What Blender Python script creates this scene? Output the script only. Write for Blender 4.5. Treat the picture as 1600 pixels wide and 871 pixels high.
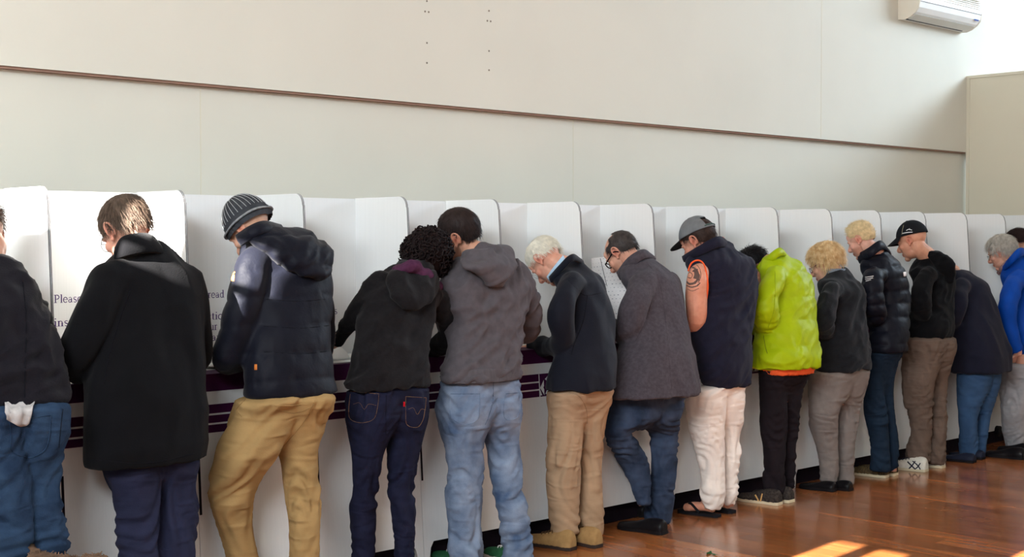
import bpy, bmesh, math, random
import numpy as np
from mathutils import Vector, Matrix
from mathutils.bvhtree import BVHTree

random.seed(7)
RNG = np.random.default_rng(11)
scene = bpy.context.scene
COL = scene.collection
for o in list(bpy.data.objects):
    bpy.data.objects.remove(o)

# ------------------------------------------------------------------ camera
FPX, CX, CY, CAMH = 2130.0, 800.0, 435.5, 1.6
PHI = math.atan2(2258.0, FPX)
PITCH = math.atan2(57.5, FPX)
cam_data = bpy.data.cameras.new('camera')
cam_data.sensor_width = 36.0
cam_data.lens = FPX / 1600.0 * 36.0
cam = bpy.data.objects.new('camera', cam_data)
COL.objects.link(cam)
cam.location = (0, 0, CAMH)
cam.rotation_euler = (math.pi / 2 - PITCH, 0, PHI - math.pi / 2)
scene.camera = cam

# ------------------------------------------------------------------ light
scene.view_settings.view_transform = 'Standard'
scene.view_settings.look = 'None'
scene.view_settings.gamma = 1.0
scene.view_settings.use_curve_mapping = False
scene.view_settings.exposure = 0.3

world = bpy.data.worlds.new('world')
scene.world = world
world.use_nodes = True
bg = world.node_tree.nodes['Background']
bg.inputs['Color'].default_value = (0.77, 0.89, 1.0, 1)
bg.inputs['Strength'].default_value = 0.72

SUN_D = Vector((0.9929, 0.119, -0.447)).normalized()   # direction the sunlight travels
sun_data = bpy.data.lights.new('sun', 'SUN')
sun_data.energy = 60.0
sun_data.angle = math.radians(0.25)
sun_data.color = (1.0, 0.95, 0.88)
sun = bpy.data.objects.new('sun', sun_data)
COL.objects.link(sun)
sun.rotation_euler = SUN_D.to_track_quat('-Z', 'Y').to_euler()


def area(name, loc, target, sx, sy, power, color):
    d = bpy.data.lights.new(name, 'AREA')
    d.shape = 'RECTANGLE'
    d.size, d.size_y = sx, sy
    d.energy = power
    d.color = color
    o = bpy.data.objects.new(name, d)
    COL.objects.link(o)
    o.location = loc
    o.rotation_euler = (Vector(target) - Vector(loc)).to_track_quat('-Z', 'Y').to_euler()
    return o


# daylight through the high windows at both ends of the hall
area('window_light_near_end', (-3.3, 1.6, 4.35), (5.0, 5.0, 1.3), 7.0, 1.3, 850, (0.87, 0.94, 1.0))
area('window_light_far_end', (16.5, 2.0, 5.6), (10.0, 5.6, 2.2), 6.0, 1.8, 680, (0.68, 0.84, 1.0))

# ------------------------------------------------------------------ camera maths (photo pixel -> place)
CF = np.array([math.cos(PHI) * math.cos(PITCH), math.sin(PHI) * math.cos(PITCH), -math.sin(PITCH)])
CR = np.array([math.sin(PHI), -math.cos(PHI), 0.0])
CU = np.cross(CR, CF)
CO = np.array([0, 0, CAMH])


def ray(px, py):
    return CF + (px - CX) / FPX * CR - (py - CY) / FPX * CU


def J(px, py, Y):
    d = ray(px, py)
    return CO + d * (Y / d[1])


def JZ(px, py, Z):
    d = ray(px, py)
    return CO + d * ((Z - CAMH) / d[2])


def depth(P):
    return float((np.asarray(P) - CO) @ CF)


# ------------------------------------------------------------------ object helpers
def link(name, mesh, mat, parent=None):
    o = bpy.data.objects.new(name, mesh)
    COL.objects.link(o)
    if mat is not None and len(mesh.materials) == 0:
        mesh.materials.append(mat)
    if parent is not None:
        o.parent = parent
        o.matrix_parent_inverse = parent.matrix_world.inverted() if parent.type == 'EMPTY' else Matrix.Identity(4)
    return o


def tag(o, label=None, cat=None, group=None, kind=None):
    if label: o['label'] = label
    if cat: o['category'] = cat
    if group: o['group'] = group
    if kind: o['kind'] = kind
    return o


def thing(name, label, cat, loc, group=None):
    o = bpy.data.objects.new(name, None)
    o.empty_display_size = 0.1
    COL.objects.link(o)
    o.location = loc
    o.matrix_world = Matrix.Translation(Vector(loc))
    return tag(o, label, cat, group)


def mesh_from(verts, faces, name='m', smooth=True):
    m = bpy.data.meshes.new(name)
    m.from_pydata([tuple(map(float, v)) for v in verts], [], [tuple(map(int, f)) for f in faces])
    if smooth:
        m.shade_smooth()
    m.update()
    return m


class MB:
    """collects shapes into one mesh"""
    def __init__(self):
        self.v, self.f = [], []

    def add(self, verts, faces):
        n = len(self.v)
        self.v.extend([tuple(map(float, p)) for p in verts])
        self.f.extend([tuple(int(i) + n for i in f) for f in faces])
        return self

    def box(self, a, b):
        (x0, y0, z0), (x1, y1, z1) = a, b
        v = [(x0, y0, z0), (x1, y0, z0), (x1, y1, z0), (x0, y1, z0), (x0, y0, z1), (x1, y0, z1), (x1, y1, z1), (x0, y1, z1)]
        f = [(0, 3, 2, 1), (4, 5, 6, 7), (0, 1, 5, 4), (1, 2, 6, 5), (2, 3, 7, 6), (3, 0, 4, 7)]
        return self.add(v, f)

    def prism(self, poly, off):
        """poly: list of 3D points (planar); off: extrusion vector"""
        n = len(poly)
        off = np.asarray(off, float)
        v = [np.asarray(p, float) for p in poly] + [np.asarray(p, float) + off for p in poly]
        f = [tuple(range(n))[::-1], tuple(range(n, 2 * n))]
        for i in range(n):
            j = (i + 1) % n
            f.append((i, j, n + j, n + i))
        return self.add(v, f)

    def build(self, name, mat, parent=None, smooth=False, bevel=0):
        m = mesh_from(self.v, self.f, name, smooth)
        bm = bmesh.new()
        bm.from_mesh(m)
        bmesh.ops.recalc_face_normals(bm, faces=bm.faces)
        if bevel:
            bmesh.ops.bevel(bm, geom=[e for e in bm.edges if e.calc_face_angle(0) > 0.6], offset=bevel, segments=2, affect='EDGES', profile=0.6)
        bm.to_mesh(m)
        bm.free()
        return link(name, m, mat, parent)


def resample(pts, n, extra=None):
    """Catmull-Rom resample of a polyline (and of per-point values)"""
    P = np.asarray(pts, float)
    if P.ndim == 1:
        P = P[:, None]
    if extra is not None:
        E = np.asarray(extra, float).reshape(len(P), -1)
        P = np.hstack([P, E])
    k = len(P)
    if k < 3:
        t = np.linspace(0, 1, n)[:, None]
        return P[0] * (1 - t) + P[-1] * t
    Q = np.vstack([2 * P[0] - P[1], P, 2 * P[-1] - P[-2]])
    out = []
    for s in np.linspace(0, k - 1 - 1e-9, n):
        i = int(s)
        t = s - i
        a, b, c, d = Q[i], Q[i + 1], Q[i + 2], Q[i + 3]
        out.append(0.5 * (2 * b + (c - a) * t + (2 * a - 5 * b + 4 * c - d) * t * t + (3 * b - a - 3 * c + d) * t ** 3))
    return np.array(out)


def loft(rings, close=True):
    n = len(rings[0])
    v = np.vstack(rings)
    f = []
    for i in range(len(rings) - 1):
        for j in range(n):
            k = (j + 1) % n
            f.append((i * n + j, i * n + k, (i + 1) * n + k, (i + 1) * n + j))
    if close:
        v = np.vstack([v, np.mean(rings[0], 0), np.mean(rings[-1], 0)])
        a, b = len(v) - 2, len(v) - 1
        m = (len(rings) - 1) * n
        for j in range(n):
            k = (j + 1) % n
            f.append((a, k, j))
            f.append((b, m + j, m + k))
    return v, f


def ring_h(c, w, d, yaw=0.0, n=28, e=2.2):
    """horizontal super-ellipse ring"""
    t = np.linspace(0, 2 * math.pi, n, endpoint=False)
    ct, st = np.cos(t), np.sin(t)
    x = w * np.sign(ct) * np.abs(ct) ** (2 / e)
    y = d * np.sign(st) * np.abs(st) ** (2 / e)
    X = x * math.cos(yaw) - y * math.sin(yaw)
    Yv = x * math.sin(yaw) + y * math.cos(yaw)
    return np.stack([c[0] + X, c[1] + Yv, np.full(n, c[2])], 1)


def tube(pts, radii, n=16, samples=None, flat=1.0, up=None, e=2.0):
    """round tube through points, radius per point; flat squashes along the frame's second axis"""
    k = len(pts)
    samples = samples or (k - 1) * 5 + 1
    R = resample(pts, samples, radii)
    P, r = R[:, :3], R[:, 3]
    T = np.gradient(P, axis=0)
    T /= np.linalg.norm(T, axis=1)[:, None] + 1e-9
    a = np.array(up if up is not None else ((0, 0, 1) if abs(T[0][2]) < 0.8 else (1, 0, 0)), float)
    rings = []
    t = np.linspace(0, 2 * math.pi, n, endpoint=False)
    ct, st = np.cos(t), np.sin(t)
    ct, st = np.sign(ct) * np.abs(ct) ** (2 / e), np.sign(st) * np.abs(st) ** (2 / e)
    for i in range(samples):
        a = a - T[i] * (a @ T[i])
        a /= np.linalg.norm(a) + 1e-9
        b = np.cross(T[i], a)
        rings.append(P[i] + r[i] * (np.outer(ct, b) + np.outer(st * flat, a)))
    return loft(rings)


def ellipsoid(c, r, M=None, nu=20, nv=14):
    v, f = [], []
    for i in range(nv + 1):
        th = math.pi * i / nv
        for j in range(nu):
            ph = 2 * math.pi * j / nu
            v.append((math.sin(th) * math.cos(ph), math.sin(th) * math.sin(ph), math.cos(th)))
    v = np.array(v) * np.asarray(r)
    if M is not None:
        v = v @ np.asarray(M).T
    v = v + np.asarray(c)
    for i in range(nv):
        for j in range(nu):
            k = (j + 1) % nu
            f.append((i * nu + j, (i + 1) * nu + j, (i + 1) * nu + k, i * nu + k))
    return v, f


def rot(axis, deg):
    return np.array(Matrix.Rotation(math.radians(deg), 3, axis))


# ------------------------------------------------------------------ noise
def _hash(ix, iy, iz, seed):
    h = (ix * 374761393 + iy * 668265263 + iz * 2147483647 + seed * 974711) & 0xFFFFFFFF
    h = ((h ^ (h >> 13)) * 1274126177) & 0xFFFFFFFF
    h = (h ^ (h >> 16)) & 0xFFFFFFFF
    return h / 2147483648.0 - 1.0


def noise(P, seed=0):
    P = np.asarray(P, float)
    I = np.floor(P).astype(np.int64)
    F = P - I
    U = F * F * (3 - 2 * F)
    out = 0
    for dx in (0, 1):
        for dy in (0, 1):
            for dz in (0, 1):
                w = (U[:, 0] if dx else 1 - U[:, 0]) * (U[:, 1] if dy else 1 - U[:, 1]) * (U[:, 2] if dz else 1 - U[:, 2])
                out = out + w * _hash(I[:, 0] + dx, I[:, 1] + dy, I[:, 2] + dz, seed)
    return out


def fbm(P, seed=0, oct=2):
    P = np.asarray(P, float)
    return sum(noise(P * 2 ** k, seed + 17 * k) / 2 ** k for k in range(oct))


# ------------------------------------------------------------------ materials
MATS = {}


def nodes_of(name):
    m = bpy.data.materials.new(name)
    m.use_nodes = True
    nt = m.node_tree
    return m, nt, nt.nodes['Principled BSDF']


def srgb(h):
    if isinstance(h, str):
        h = [int(h[i:i + 2], 16) for i in (0, 2, 4)]
    c = [x / 255 for x in h]
    return tuple(x / 12.92 if x <= 0.04045 else ((x + 0.055) / 1.055) ** 2.4 for x in c)


def mat(name, color, rough=0.8, var=0.12, vscale=6.0, bump=0.0, bscale=60.0, spec=0.12, sheen=0.0, stretch=(1, 1, 1),
        metal=0.0, color2=None, fold=None, fold_d=0.012, band=None, coat=0.0, sss=0.0, obj_random=0.0, sharp=0.0):
    """procedural material: base colour varied by noise, fine relief from a second noise"""
    if name in MATS:
        return MATS[name]
    m, nt, b = nodes_of(name)
    N, L = nt.nodes, nt.links
    col = srgb(color) if not (isinstance(color, tuple) and max(color) <= 1.0) else color
    tc = N.new('ShaderNodeTexCoord')
    mp = N.new('ShaderNodeMapping')
    mp.inputs['Scale'].default_value = stretch
    L.new(tc.outputs['Object'], mp.inputs['Vector'])
    ns = N.new('ShaderNodeTexNoise')
    ns.inputs['Scale'].default_value = vscale
    ns.inputs['Detail'].default_value = 5
    L.new(mp.outputs['Vector'], ns.inputs['Vector'])
    rp = N.new('ShaderNodeValToRGB')
    c2 = srgb(color2) if color2 is not None else None
    lo = tuple(c * (1 - var) for c in col) if c2 is None else col
    hi = tuple(min(1, c * (1 + var)) for c in col) if c2 is None else c2
    rp.color_ramp.elements[0].position = 0.35 + sharp
    rp.color_ramp.elements[1].position = 0.65 - sharp
    rp.color_ramp.elements[0].color = (*lo, 1)
    rp.color_ramp.elements[1].color = (*hi, 1)
    L.new(ns.outputs['Fac'], rp.inputs['Fac'])
    out = rp.outputs['Color']
    if obj_random:
        oi = N.new('ShaderNodeObjectInfo')
        hs = N.new('ShaderNodeHueSaturation')
        mr = N.new('ShaderNodeMapRange')
        mr.inputs['To Min'].default_value = 1 - obj_random
        mr.inputs['To Max'].default_value = 1 + obj_random
        L.new(oi.outputs['Random'], mr.inputs['Value'])
        L.new(mr.outputs['Result'], hs.inputs['Value'])
        L.new(out, hs.inputs['Color'])
        out = hs.outputs['Color']
    L.new(out, b.inputs['Base Color'])
    b.inputs['Roughness'].default_value = rough
    b.inputs['Specular IOR Level'].default_value = spec
    b.inputs['Metallic'].default_value = metal
    if sheen:
        b.inputs['Sheen Weight'].default_value = sheen
        b.inputs['Sheen Roughness'].default_value = 0.5
    if coat:
        b.inputs['Coat Weight'].default_value = coat
        b.inputs['Coat Roughness'].default_value = 0.12
    if sss:
        b.inputs['Subsurface Weight'].default_value = sss
        b.inputs['Subsurface Radius'].default_value = (0.012, 0.004, 0.002)
        b.inputs['Subsurface Scale'].default_value = 1.0
    if bump:
        n2 = N.new('ShaderNodeTexNoise')
        n2.inputs['Scale'].default_value = bscale
        n2.inputs['Detail'].default_value = 3
        L.new(mp.outputs['Vector'], n2.inputs['Vector'])
        bp = N.new('ShaderNodeBump')
        bp.inputs['Strength'].default_value = min(1.0, bump)
        bp.inputs['Distance'].default_value = 0.004
        L.new(n2.outputs['Fac'], bp.inputs['Height'])
        L.new(bp.outputs['Normal'], b.inputs['Normal'])
    if fold is not None:
        m3 = N.new('ShaderNodeMapping')
        m3.inputs['Scale'].default_value = fold
        m3.inputs['Rotation'].default_value = (0.25, 0.3, 0)
        L.new(tc.outputs['Object'], m3.inputs['Vector'])
        n4 = N.new('ShaderNodeTexNoise')
        n4.noise_type = 'RIDGED_MULTIFRACTAL'
        n4.inputs['Scale'].default_value = 1.0
        n4.inputs['Detail'].default_value = 2
        n4.inputs['Distortion'].default_value = 0.6
        L.new(m3.outputs['Vector'], n4.inputs['Vector'])
        b2 = N.new('ShaderNodeBump')
        b2.inputs['Strength'].default_value = 0.6
        b2.inputs['Distance'].default_value = fold_d
        L.new(n4.outputs['Fac'], b2.inputs['Height'])
        if bump:
            L.new(bp.outputs['Normal'], b2.inputs['Normal'])
        L.new(b2.outputs['Normal'], b.inputs['Normal'])
    MATS[name] = m
    return m


M_WALL = mat('wall paint', (210, 208, 196), 0.7, 0.02, 1.2, 0.05, 40)
M_WALL2 = mat('partition paint', (214, 209, 190), 0.7, 0.02, 1.2, 0.05, 40)
M_CEIL = mat('ceiling paint', (225, 223, 216), 0.9, 0.02)
M_STEPSHADE = mat('step shadow', (150, 120, 105), 0.7, 0.05)  # colour of the painted shadow line below the wall step
M_CARD = mat('white card', (226, 227, 226), 0.6, 0.015, 3, 0.05, 30, stretch=(60, 60, 0.6))
M_CARDEDGE = mat('card edge', (120, 118, 120), 0.8, 0.15, 90)
M_PURPLE = mat('purple print', (64, 20, 58), 0.55, 0.08, 8)
M_INK = mat('purple ink', (62, 36, 96), 0.6, 0.05)
M_PAPER = mat('paper', (236, 236, 234), 0.7, 0.02)
M_GAPSHADE = mat('gap shade', (26, 18, 26), 0.9, 0.1)  # near-black that stands for shade inside the booth openings
M_NAIL = mat('nail head', (120, 112, 100), 0.6, 0.1)


def floor_mat():
    m, nt, b = nodes_of('polished timber')
    N, L = nt.nodes, nt.links
    tc = N.new('ShaderNodeTexCoord')
    mp = N.new('ShaderNodeMapping')
    mp.inputs['Scale'].default_value = (7, 0.7, 1)
    oi = N.new('ShaderNodeObjectInfo')
    ad = N.new('ShaderNodeVectorMath')
    ad.operation = 'ADD'
    L.new(tc.outputs['Object'], ad.inputs[0])
    sc = N.new('ShaderNodeVectorMath')
    sc.operation = 'SCALE'
    sc.inputs['Scale'].default_value = 31.0
    cb = N.new('ShaderNodeCombineXYZ')
    L.new(oi.outputs['Random'], cb.inputs['X'])
    L.new(oi.outputs['Random'], cb.inputs['Y'])
    L.new(cb.outputs['Vector'], sc.inputs[0])
    L.new(sc.outputs['Vector'], ad.inputs[1])
    L.new(ad.outputs['Vector'], mp.inputs['Vector'])
    ns = N.new('ShaderNodeTexNoise')
    ns.inputs['Scale'].default_value = 1.6
    ns.inputs['Detail'].default_value = 7
    ns.inputs['Distortion'].default_value = 0.8
    L.new(mp.outputs['Vector'], ns.inputs['Vector'])
    rp = N.new('ShaderNodeValToRGB')
    rp.color_ramp.elements[0].position = 0.3
    rp.color_ramp.elements[1].position = 0.72
    rp.color_ramp.elements[0].color = (*srgb((140, 80, 42)), 1)
    rp.color_ramp.elements[1].color = (*srgb((178, 108, 58)), 1)
    L.new(ns.outputs['Fac'], rp.inputs['Fac'])
    hs = N.new('ShaderNodeHueSaturation')
    mr = N.new('ShaderNodeMapRange')
    mr.inputs['To Min'].default_value = 0.72
    mr.inputs['To Max'].default_value = 1.2
    L.new(oi.outputs['Random'], mr.inputs['Value'])
    L.new(mr.outputs['Result'], hs.inputs['Value'])
    L.new(rp.outputs['Color'], hs.inputs['Color'])
    L.new(hs.outputs['Color'], b.inputs['Base Color'])
    # worn lacquer
    n2 = N.new('ShaderNodeTexNoise')
    n2.inputs['Scale'].default_value = 2.2
    n2.inputs['Detail'].default_value = 6
    L.new(ad.outputs['Vector'], n2.inputs['Vector'])
    r2 = N.new('ShaderNodeMapRange')
    r2.inputs['From Min'].default_value = 0.3
    r2.inputs['From Max'].default_value = 0.72
    r2.inputs['To Min'].default_value = 0.14
    r2.inputs['To Max'].default_value = 0.30
    L.new(n2.outputs['Fac'], r2.inputs['Value'])
    L.new(r2.outputs['Result'], b.inputs['Roughness'])
    n3 = N.new('ShaderNodeTexNoise')
    n3.inputs['Scale'].default_value = 5
    L.new(mp.outputs['Vector'], n3.inputs['Vector'])
    bp = N.new('ShaderNodeBump')
    bp.inputs['Strength'].default_value = 0.06
    bp.inputs['Distance'].default_value = 0.01
    L.new(n3.outputs['Fac'], bp.inputs['Height'])
    L.new(bp.outputs['Normal'], b.inputs['Normal'])
    b.inputs['Specular IOR Level'].default_value = 0.5
    b.inputs['Coat Weight'].default_value = 0.35
    b.inputs['Coat Roughness'].default_value = 0.12
    return m


M_FLOOR = floor_mat()

# ------------------------------------------------------------------ the room
YW = 6.25          # face of the upper wall
XP = 11.62         # partition at the far end
fl = MB().box((-3.6, -5.0, -0.12), (17.2, 6.6, -0.022)).build('floor', mat('floor base', (52, 28, 16), 0.6, 0.1))
tag(fl, kind='structure')
planks = {}
pw = 0.135
x = 3.0
k = 0
rp = random.Random(3)
while x < 14.5:
    y = 0.2 - rp.random() * 1.5
    while y < 6.2:
        ln = rp.choice((1.6, 2.1, 2.7))
        y1 = min(y + ln, 6.3)
        if y1 > 1.2:
            key = round(y1 - y, 3)
            if key not in planks:
                pb = MB().box((-pw / 2 + 0.0006, 0, -0.022), (pw / 2 - 0.0006, y1 - y - 0.0012, 0))
                planks[key] = mesh_from(pb.v, pb.f, 'plank', False)
            o = link('plank', planks[key], M_FLOOR, fl)
            o.location = (x, y, 0)
            k += 1
        y = y1 + 0.0006
    x += pw
# planks further off are one piece
bm_ = MB()
bm_.box((-3.6, -5.0, -0.022), (2.93, 6.3, -0.0005))
bm_.box((2.93, -5.0, -0.022), (14.5, -1.35, -0.0005))
bm_.box((14.55, -5.0, -0.022), (17.2, 6.3, -0.0005))
o = bm_.build('plank_field', M_FLOOR, fl)
o['kind'] = 'stuff'

w = MB().box((-3.6, YW, 2.42), (17.2, YW + 0.35, 6.6)).build('wall_back', M_WALL)
tag(w, kind='structure')
MB().box((-3.6, YW + 0.05, 0), (17.2, YW + 0.35, 2.4195)).build('lower_wall', M_WALL, w)
MB().box((-3.6, YW + 0.012, 2.408), (XP, YW + 0.05, 2.42)).build('step_shadow', M_STEPSHADE, w)  # darker strip painted as the shadow under the upper wall
# sheet joints and nails
for xj, z0, z1, yy in ((9.29, 2.43, 6.5, YW), (3.71, 0.0, 2.40, YW + 0.05), (6.5, 0, 2.40, YW + 0.05), (5.45 - 3.6, 2.43, 6.5, YW)):
    MB().box((xj - 0.002, yy - 0.0012, z0), (xj + 0.002, yy, z1)).build('sheet_joint', M_WALL2, w)
nail = MB()
t = np.linspace(0, 2 * math.pi, 8, endpoint=False)
nail.prism([(0.006 * math.cos(a), -0.0015, 0.006 * math.sin(a)) for a in t], (0, 0.0015, 0))
nmesh = mesh_from(nail.v, nail.f, 'nail', False)
for xn in (5.202, 5.70):
    for dx, z in ((0, 3.026), (-0.014, 2.963), (0.014, 2.963), (0, 2.779), (0, 2.661), (0, 3.3), (0, 3.5)):
        o = link('nail', nmesh, M_NAIL, w)
        o.location = (xn + dx, YW, z)

pt = MB().box((XP, -5.0, 0), (XP + 0.14, YW, 3.09)).build('wall_right', M_WALL2)
tag(pt, kind='structure')
MB().box((XP - 0.012, -5.0, 3.09), (XP + 0.155, YW, 3.115)).build('cap_rail', M_WALL2, pt)
MB().box((XP - 0.006, YW - 0.03, 0), (XP, YW, 3.09)).build('corner_bead', M_WALL2, pt)

ce = MB().box((-3.6, -5.0, 6.6), (17.2, 6.6, 6.75)).build('ceiling', M_CEIL)
tag(ce, kind='structure')

wf = MB()
wf.box((-3.6, -5.15, 0), (17.2, -5.0, 2.2))
wf.box((-3.6, -5.15, 5.6), (17.2, -5.0, 6.6))
for i in range(8):
    wf.box((-3.6 + i * 2.95, -5.15, 2.2), (-3.45 + i * 2.95, -5.0, 5.6))
tag(wf.build('wall_front_blocker', M_WALL), kind='structure')  # unseen wall behind the camera, added to dim low light on the booths

# end wall the sun comes through: openings (y0, y1, z0, z1) cut to shape the sun patches
XL = -3.5
SUN_HOLES = []


def sun_hole(P, dy0, dy1, dz0, dz1):
    """opening in the near end wall through which the sun reaches point P (+- margins at the wall)"""
    P = Vector(P)
    t = (P.x - XL) / SUN_D.x
    q = P - SUN_D * t
    SUN_HOLES.append((q.y + dy0, q.y + dy1, q.z + dz0, q.z + dz1))


# two strips on the floor
sun_hole((6.30, 4.00, 0), -0.085, 0.085, -0.30, 0.0)
sun_hole((6.27, 3.73, 0), -0.085, 0.085, -0.30, 0.0)
# near booths and the shoulders of the first voters
SUN_TARGETS = [
    ((2.41, 5.47, 1.74), -0.22, 0.2, -0.10, 0.3),
    ((3.02, 5.47, 1.66), -0.20, 0.15, -0.19, 0.16),
    (tuple(J(252, 411, 4.94)), -0.05, 0.06, -0.055, 0.05),
    (tuple(J(186, 388, 5.08)), -0.04, 0.05, -0.03, 0.02),
    (tuple(J(388, 405, 4.99)), -0.09, 0.11, -0.13, 0.10),
]
for tgt in SUN_TARGETS:
    sun_hole(*tgt)
# openings added for bounce: unseen sun strips on the floor nearer the viewer
for yy in (3.1, 2.6, 2.1, 1.6, 1.1):
    sun_hole((6.6, yy, 0), -0.16, 0.16, -1.2, 0.1)
for yy in (0.2, -0.6):
    sun_hole((7.5, yy, 0), -0.3, 0.3, -1.4, 0.3)


def wall_with_holes(holes, x0, x1, y0, y1, z0, z1):
    ys = sorted({y0, y1, *[h[0] for h in holes], *[h[1] for h in holes]})
    zs = sorted({z0, z1, *[h[2] for h in holes], *[h[3] for h in holes]})
    ys = [v for v in ys if y0 <= v <= y1]
    zs = [v for v in zs if z0 <= v <= z1]
    mb = MB()
    for zi in range(len(zs) - 1):
        run = None
        for yi in range(len(ys) - 1):
            cy, cz = (ys[yi] + ys[yi + 1]) / 2, (zs[zi] + zs[zi + 1]) / 2
            solid = not any(h[0] < cy < h[1] and h[2] < cz < h[3] for h in holes)
            if solid and run is None:
                run = ys[yi]
            if run is not None and (not solid or yi == len(ys) - 2):
                end = ys[yi + 1] if solid else ys[yi]
                if end > run:
                    mb.box((x0, run, zs[zi]), (x1, end, zs[zi + 1]))
                run = None
    return mb


wl = wall_with_holes(SUN_HOLES, XL - 0.06, XL, -5.0, 6.6, 0, 6.6).build('wall_left', M_WALL)
tag(wl, kind='structure')

# ------------------------------------------------------------------ air conditioner on the upper wall
M_AC = mat('ac plastic', (232, 232, 228), 0.35, 0.02)
M_AC2 = mat('ac side plastic', (226, 220, 205), 0.4, 0.02)
M_ACD = mat('ac vent dark', (52, 50, 58), 0.5, 0.05)
ac = thing('air_conditioner', 'white split-system air conditioner mounted high on the wall', 'air conditioner', (10.95, YW, 3.5))
ax0, ax1 = 10.43, 11.50
prof = [(0, 3.50), (-0.06, 3.497), (-0.11, 3.512), (-0.165, 3.548), (-0.195, 3.585), (-0.205, 3.64), (-0.20, 3.70), (-0.185, 3.78), (-0.16, 3.80), (0, 3.80)]
MB().prism([(ax0 + 0.012, YW + a, b) for a, b in prof], (ax1 - ax0 - 0.024, 0, 0)).build('body', M_AC, ac, smooth=False)
for xa in (ax0, ax1 - 0.012):
    MB().prism([(xa, YW + a * 1.01, b + (0.004 if b > 3.6 else -0.003)) for a, b in prof], (0.012, 0, 0)).build('side_cover', M_AC2, ac)
MB().prism([(ax0 + 0.02, YW - 0.060, 3.4935), (ax0 + 0.02, YW - 0.075, 3.4965), (ax0 + 0.02, YW - 0.073, 3.503), (ax0 + 0.02, YW - 0.058, 3.50)], (ax1 - ax0 - 0.12, 0, 0)).build('air_slot', M_ACD, ac)
MB().prism([(ax0 + 0.03, YW - 0.080, 3.4985), (ax0 + 0.03, YW - 0.150, 3.533), (ax0 + 0.03, YW - 0.153, 3.530), (ax0 + 0.03, YW - 0.083, 3.495)], (ax1 - ax0 - 0.06, 0, 0)).build('louvre', mat('ac louvre', (205, 204, 196), 0.4, 0.02), ac)
MB().box((ax0 + 0.01, YW - 0.2065, 3.632), (ax1 - 0.01, YW - 0.199, 3.635)).build('panel_line', M_ACD, ac)
for i in range(5):
    z = 3.676 + i * 0.018
    MB().box((ax0 + 0.03, YW - 0.208, z), (ax1 - 0.03, YW - 0.19, z + 0.006)).build('grille_slat', M_AC2, ac)
MB().prism([(ax1 - 0.125, YW - 0.195, 3.574), (ax1 - 0.125, YW - 0.199, 3.586), (ax1 - 0.125, YW - 0.202, 3.585), (ax1 - 0.125, YW - 0.198, 3.573)], (0.075, 0, 0)).build('badge', mat('blue badge', (64, 92, 160), 0.4, 0.02), ac)

# ------------------------------------------------------------------ voting booths
BX0, BD = 2.41, 0.6182
YT, YB, YBK, ZT, ZWT = 5.28, 5.155, 5.70, 1.825, 1.022


def yfront(z):
    return YB + (YT - YB) * min(1.0, z / ZT)


# a small serif stroke alphabet: strokes = (points, width); x-height 1, ascender 1.5, descender -0.5
def arc(cx, cy, rx, ry, a0, a1, n=12):
    return [(cx + rx * math.cos(math.radians(a0 + (a1 - a0) * i / n)), cy + ry * math.sin(math.radians(a0 + (a1 - a0) * i / n))) for i in range(n + 1)]


THK, THN = 0.19, 0.085


def serif(x, y, w=0.3):
    return ([(x - w / 2, y), (x + w / 2, y)], THN)


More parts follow.
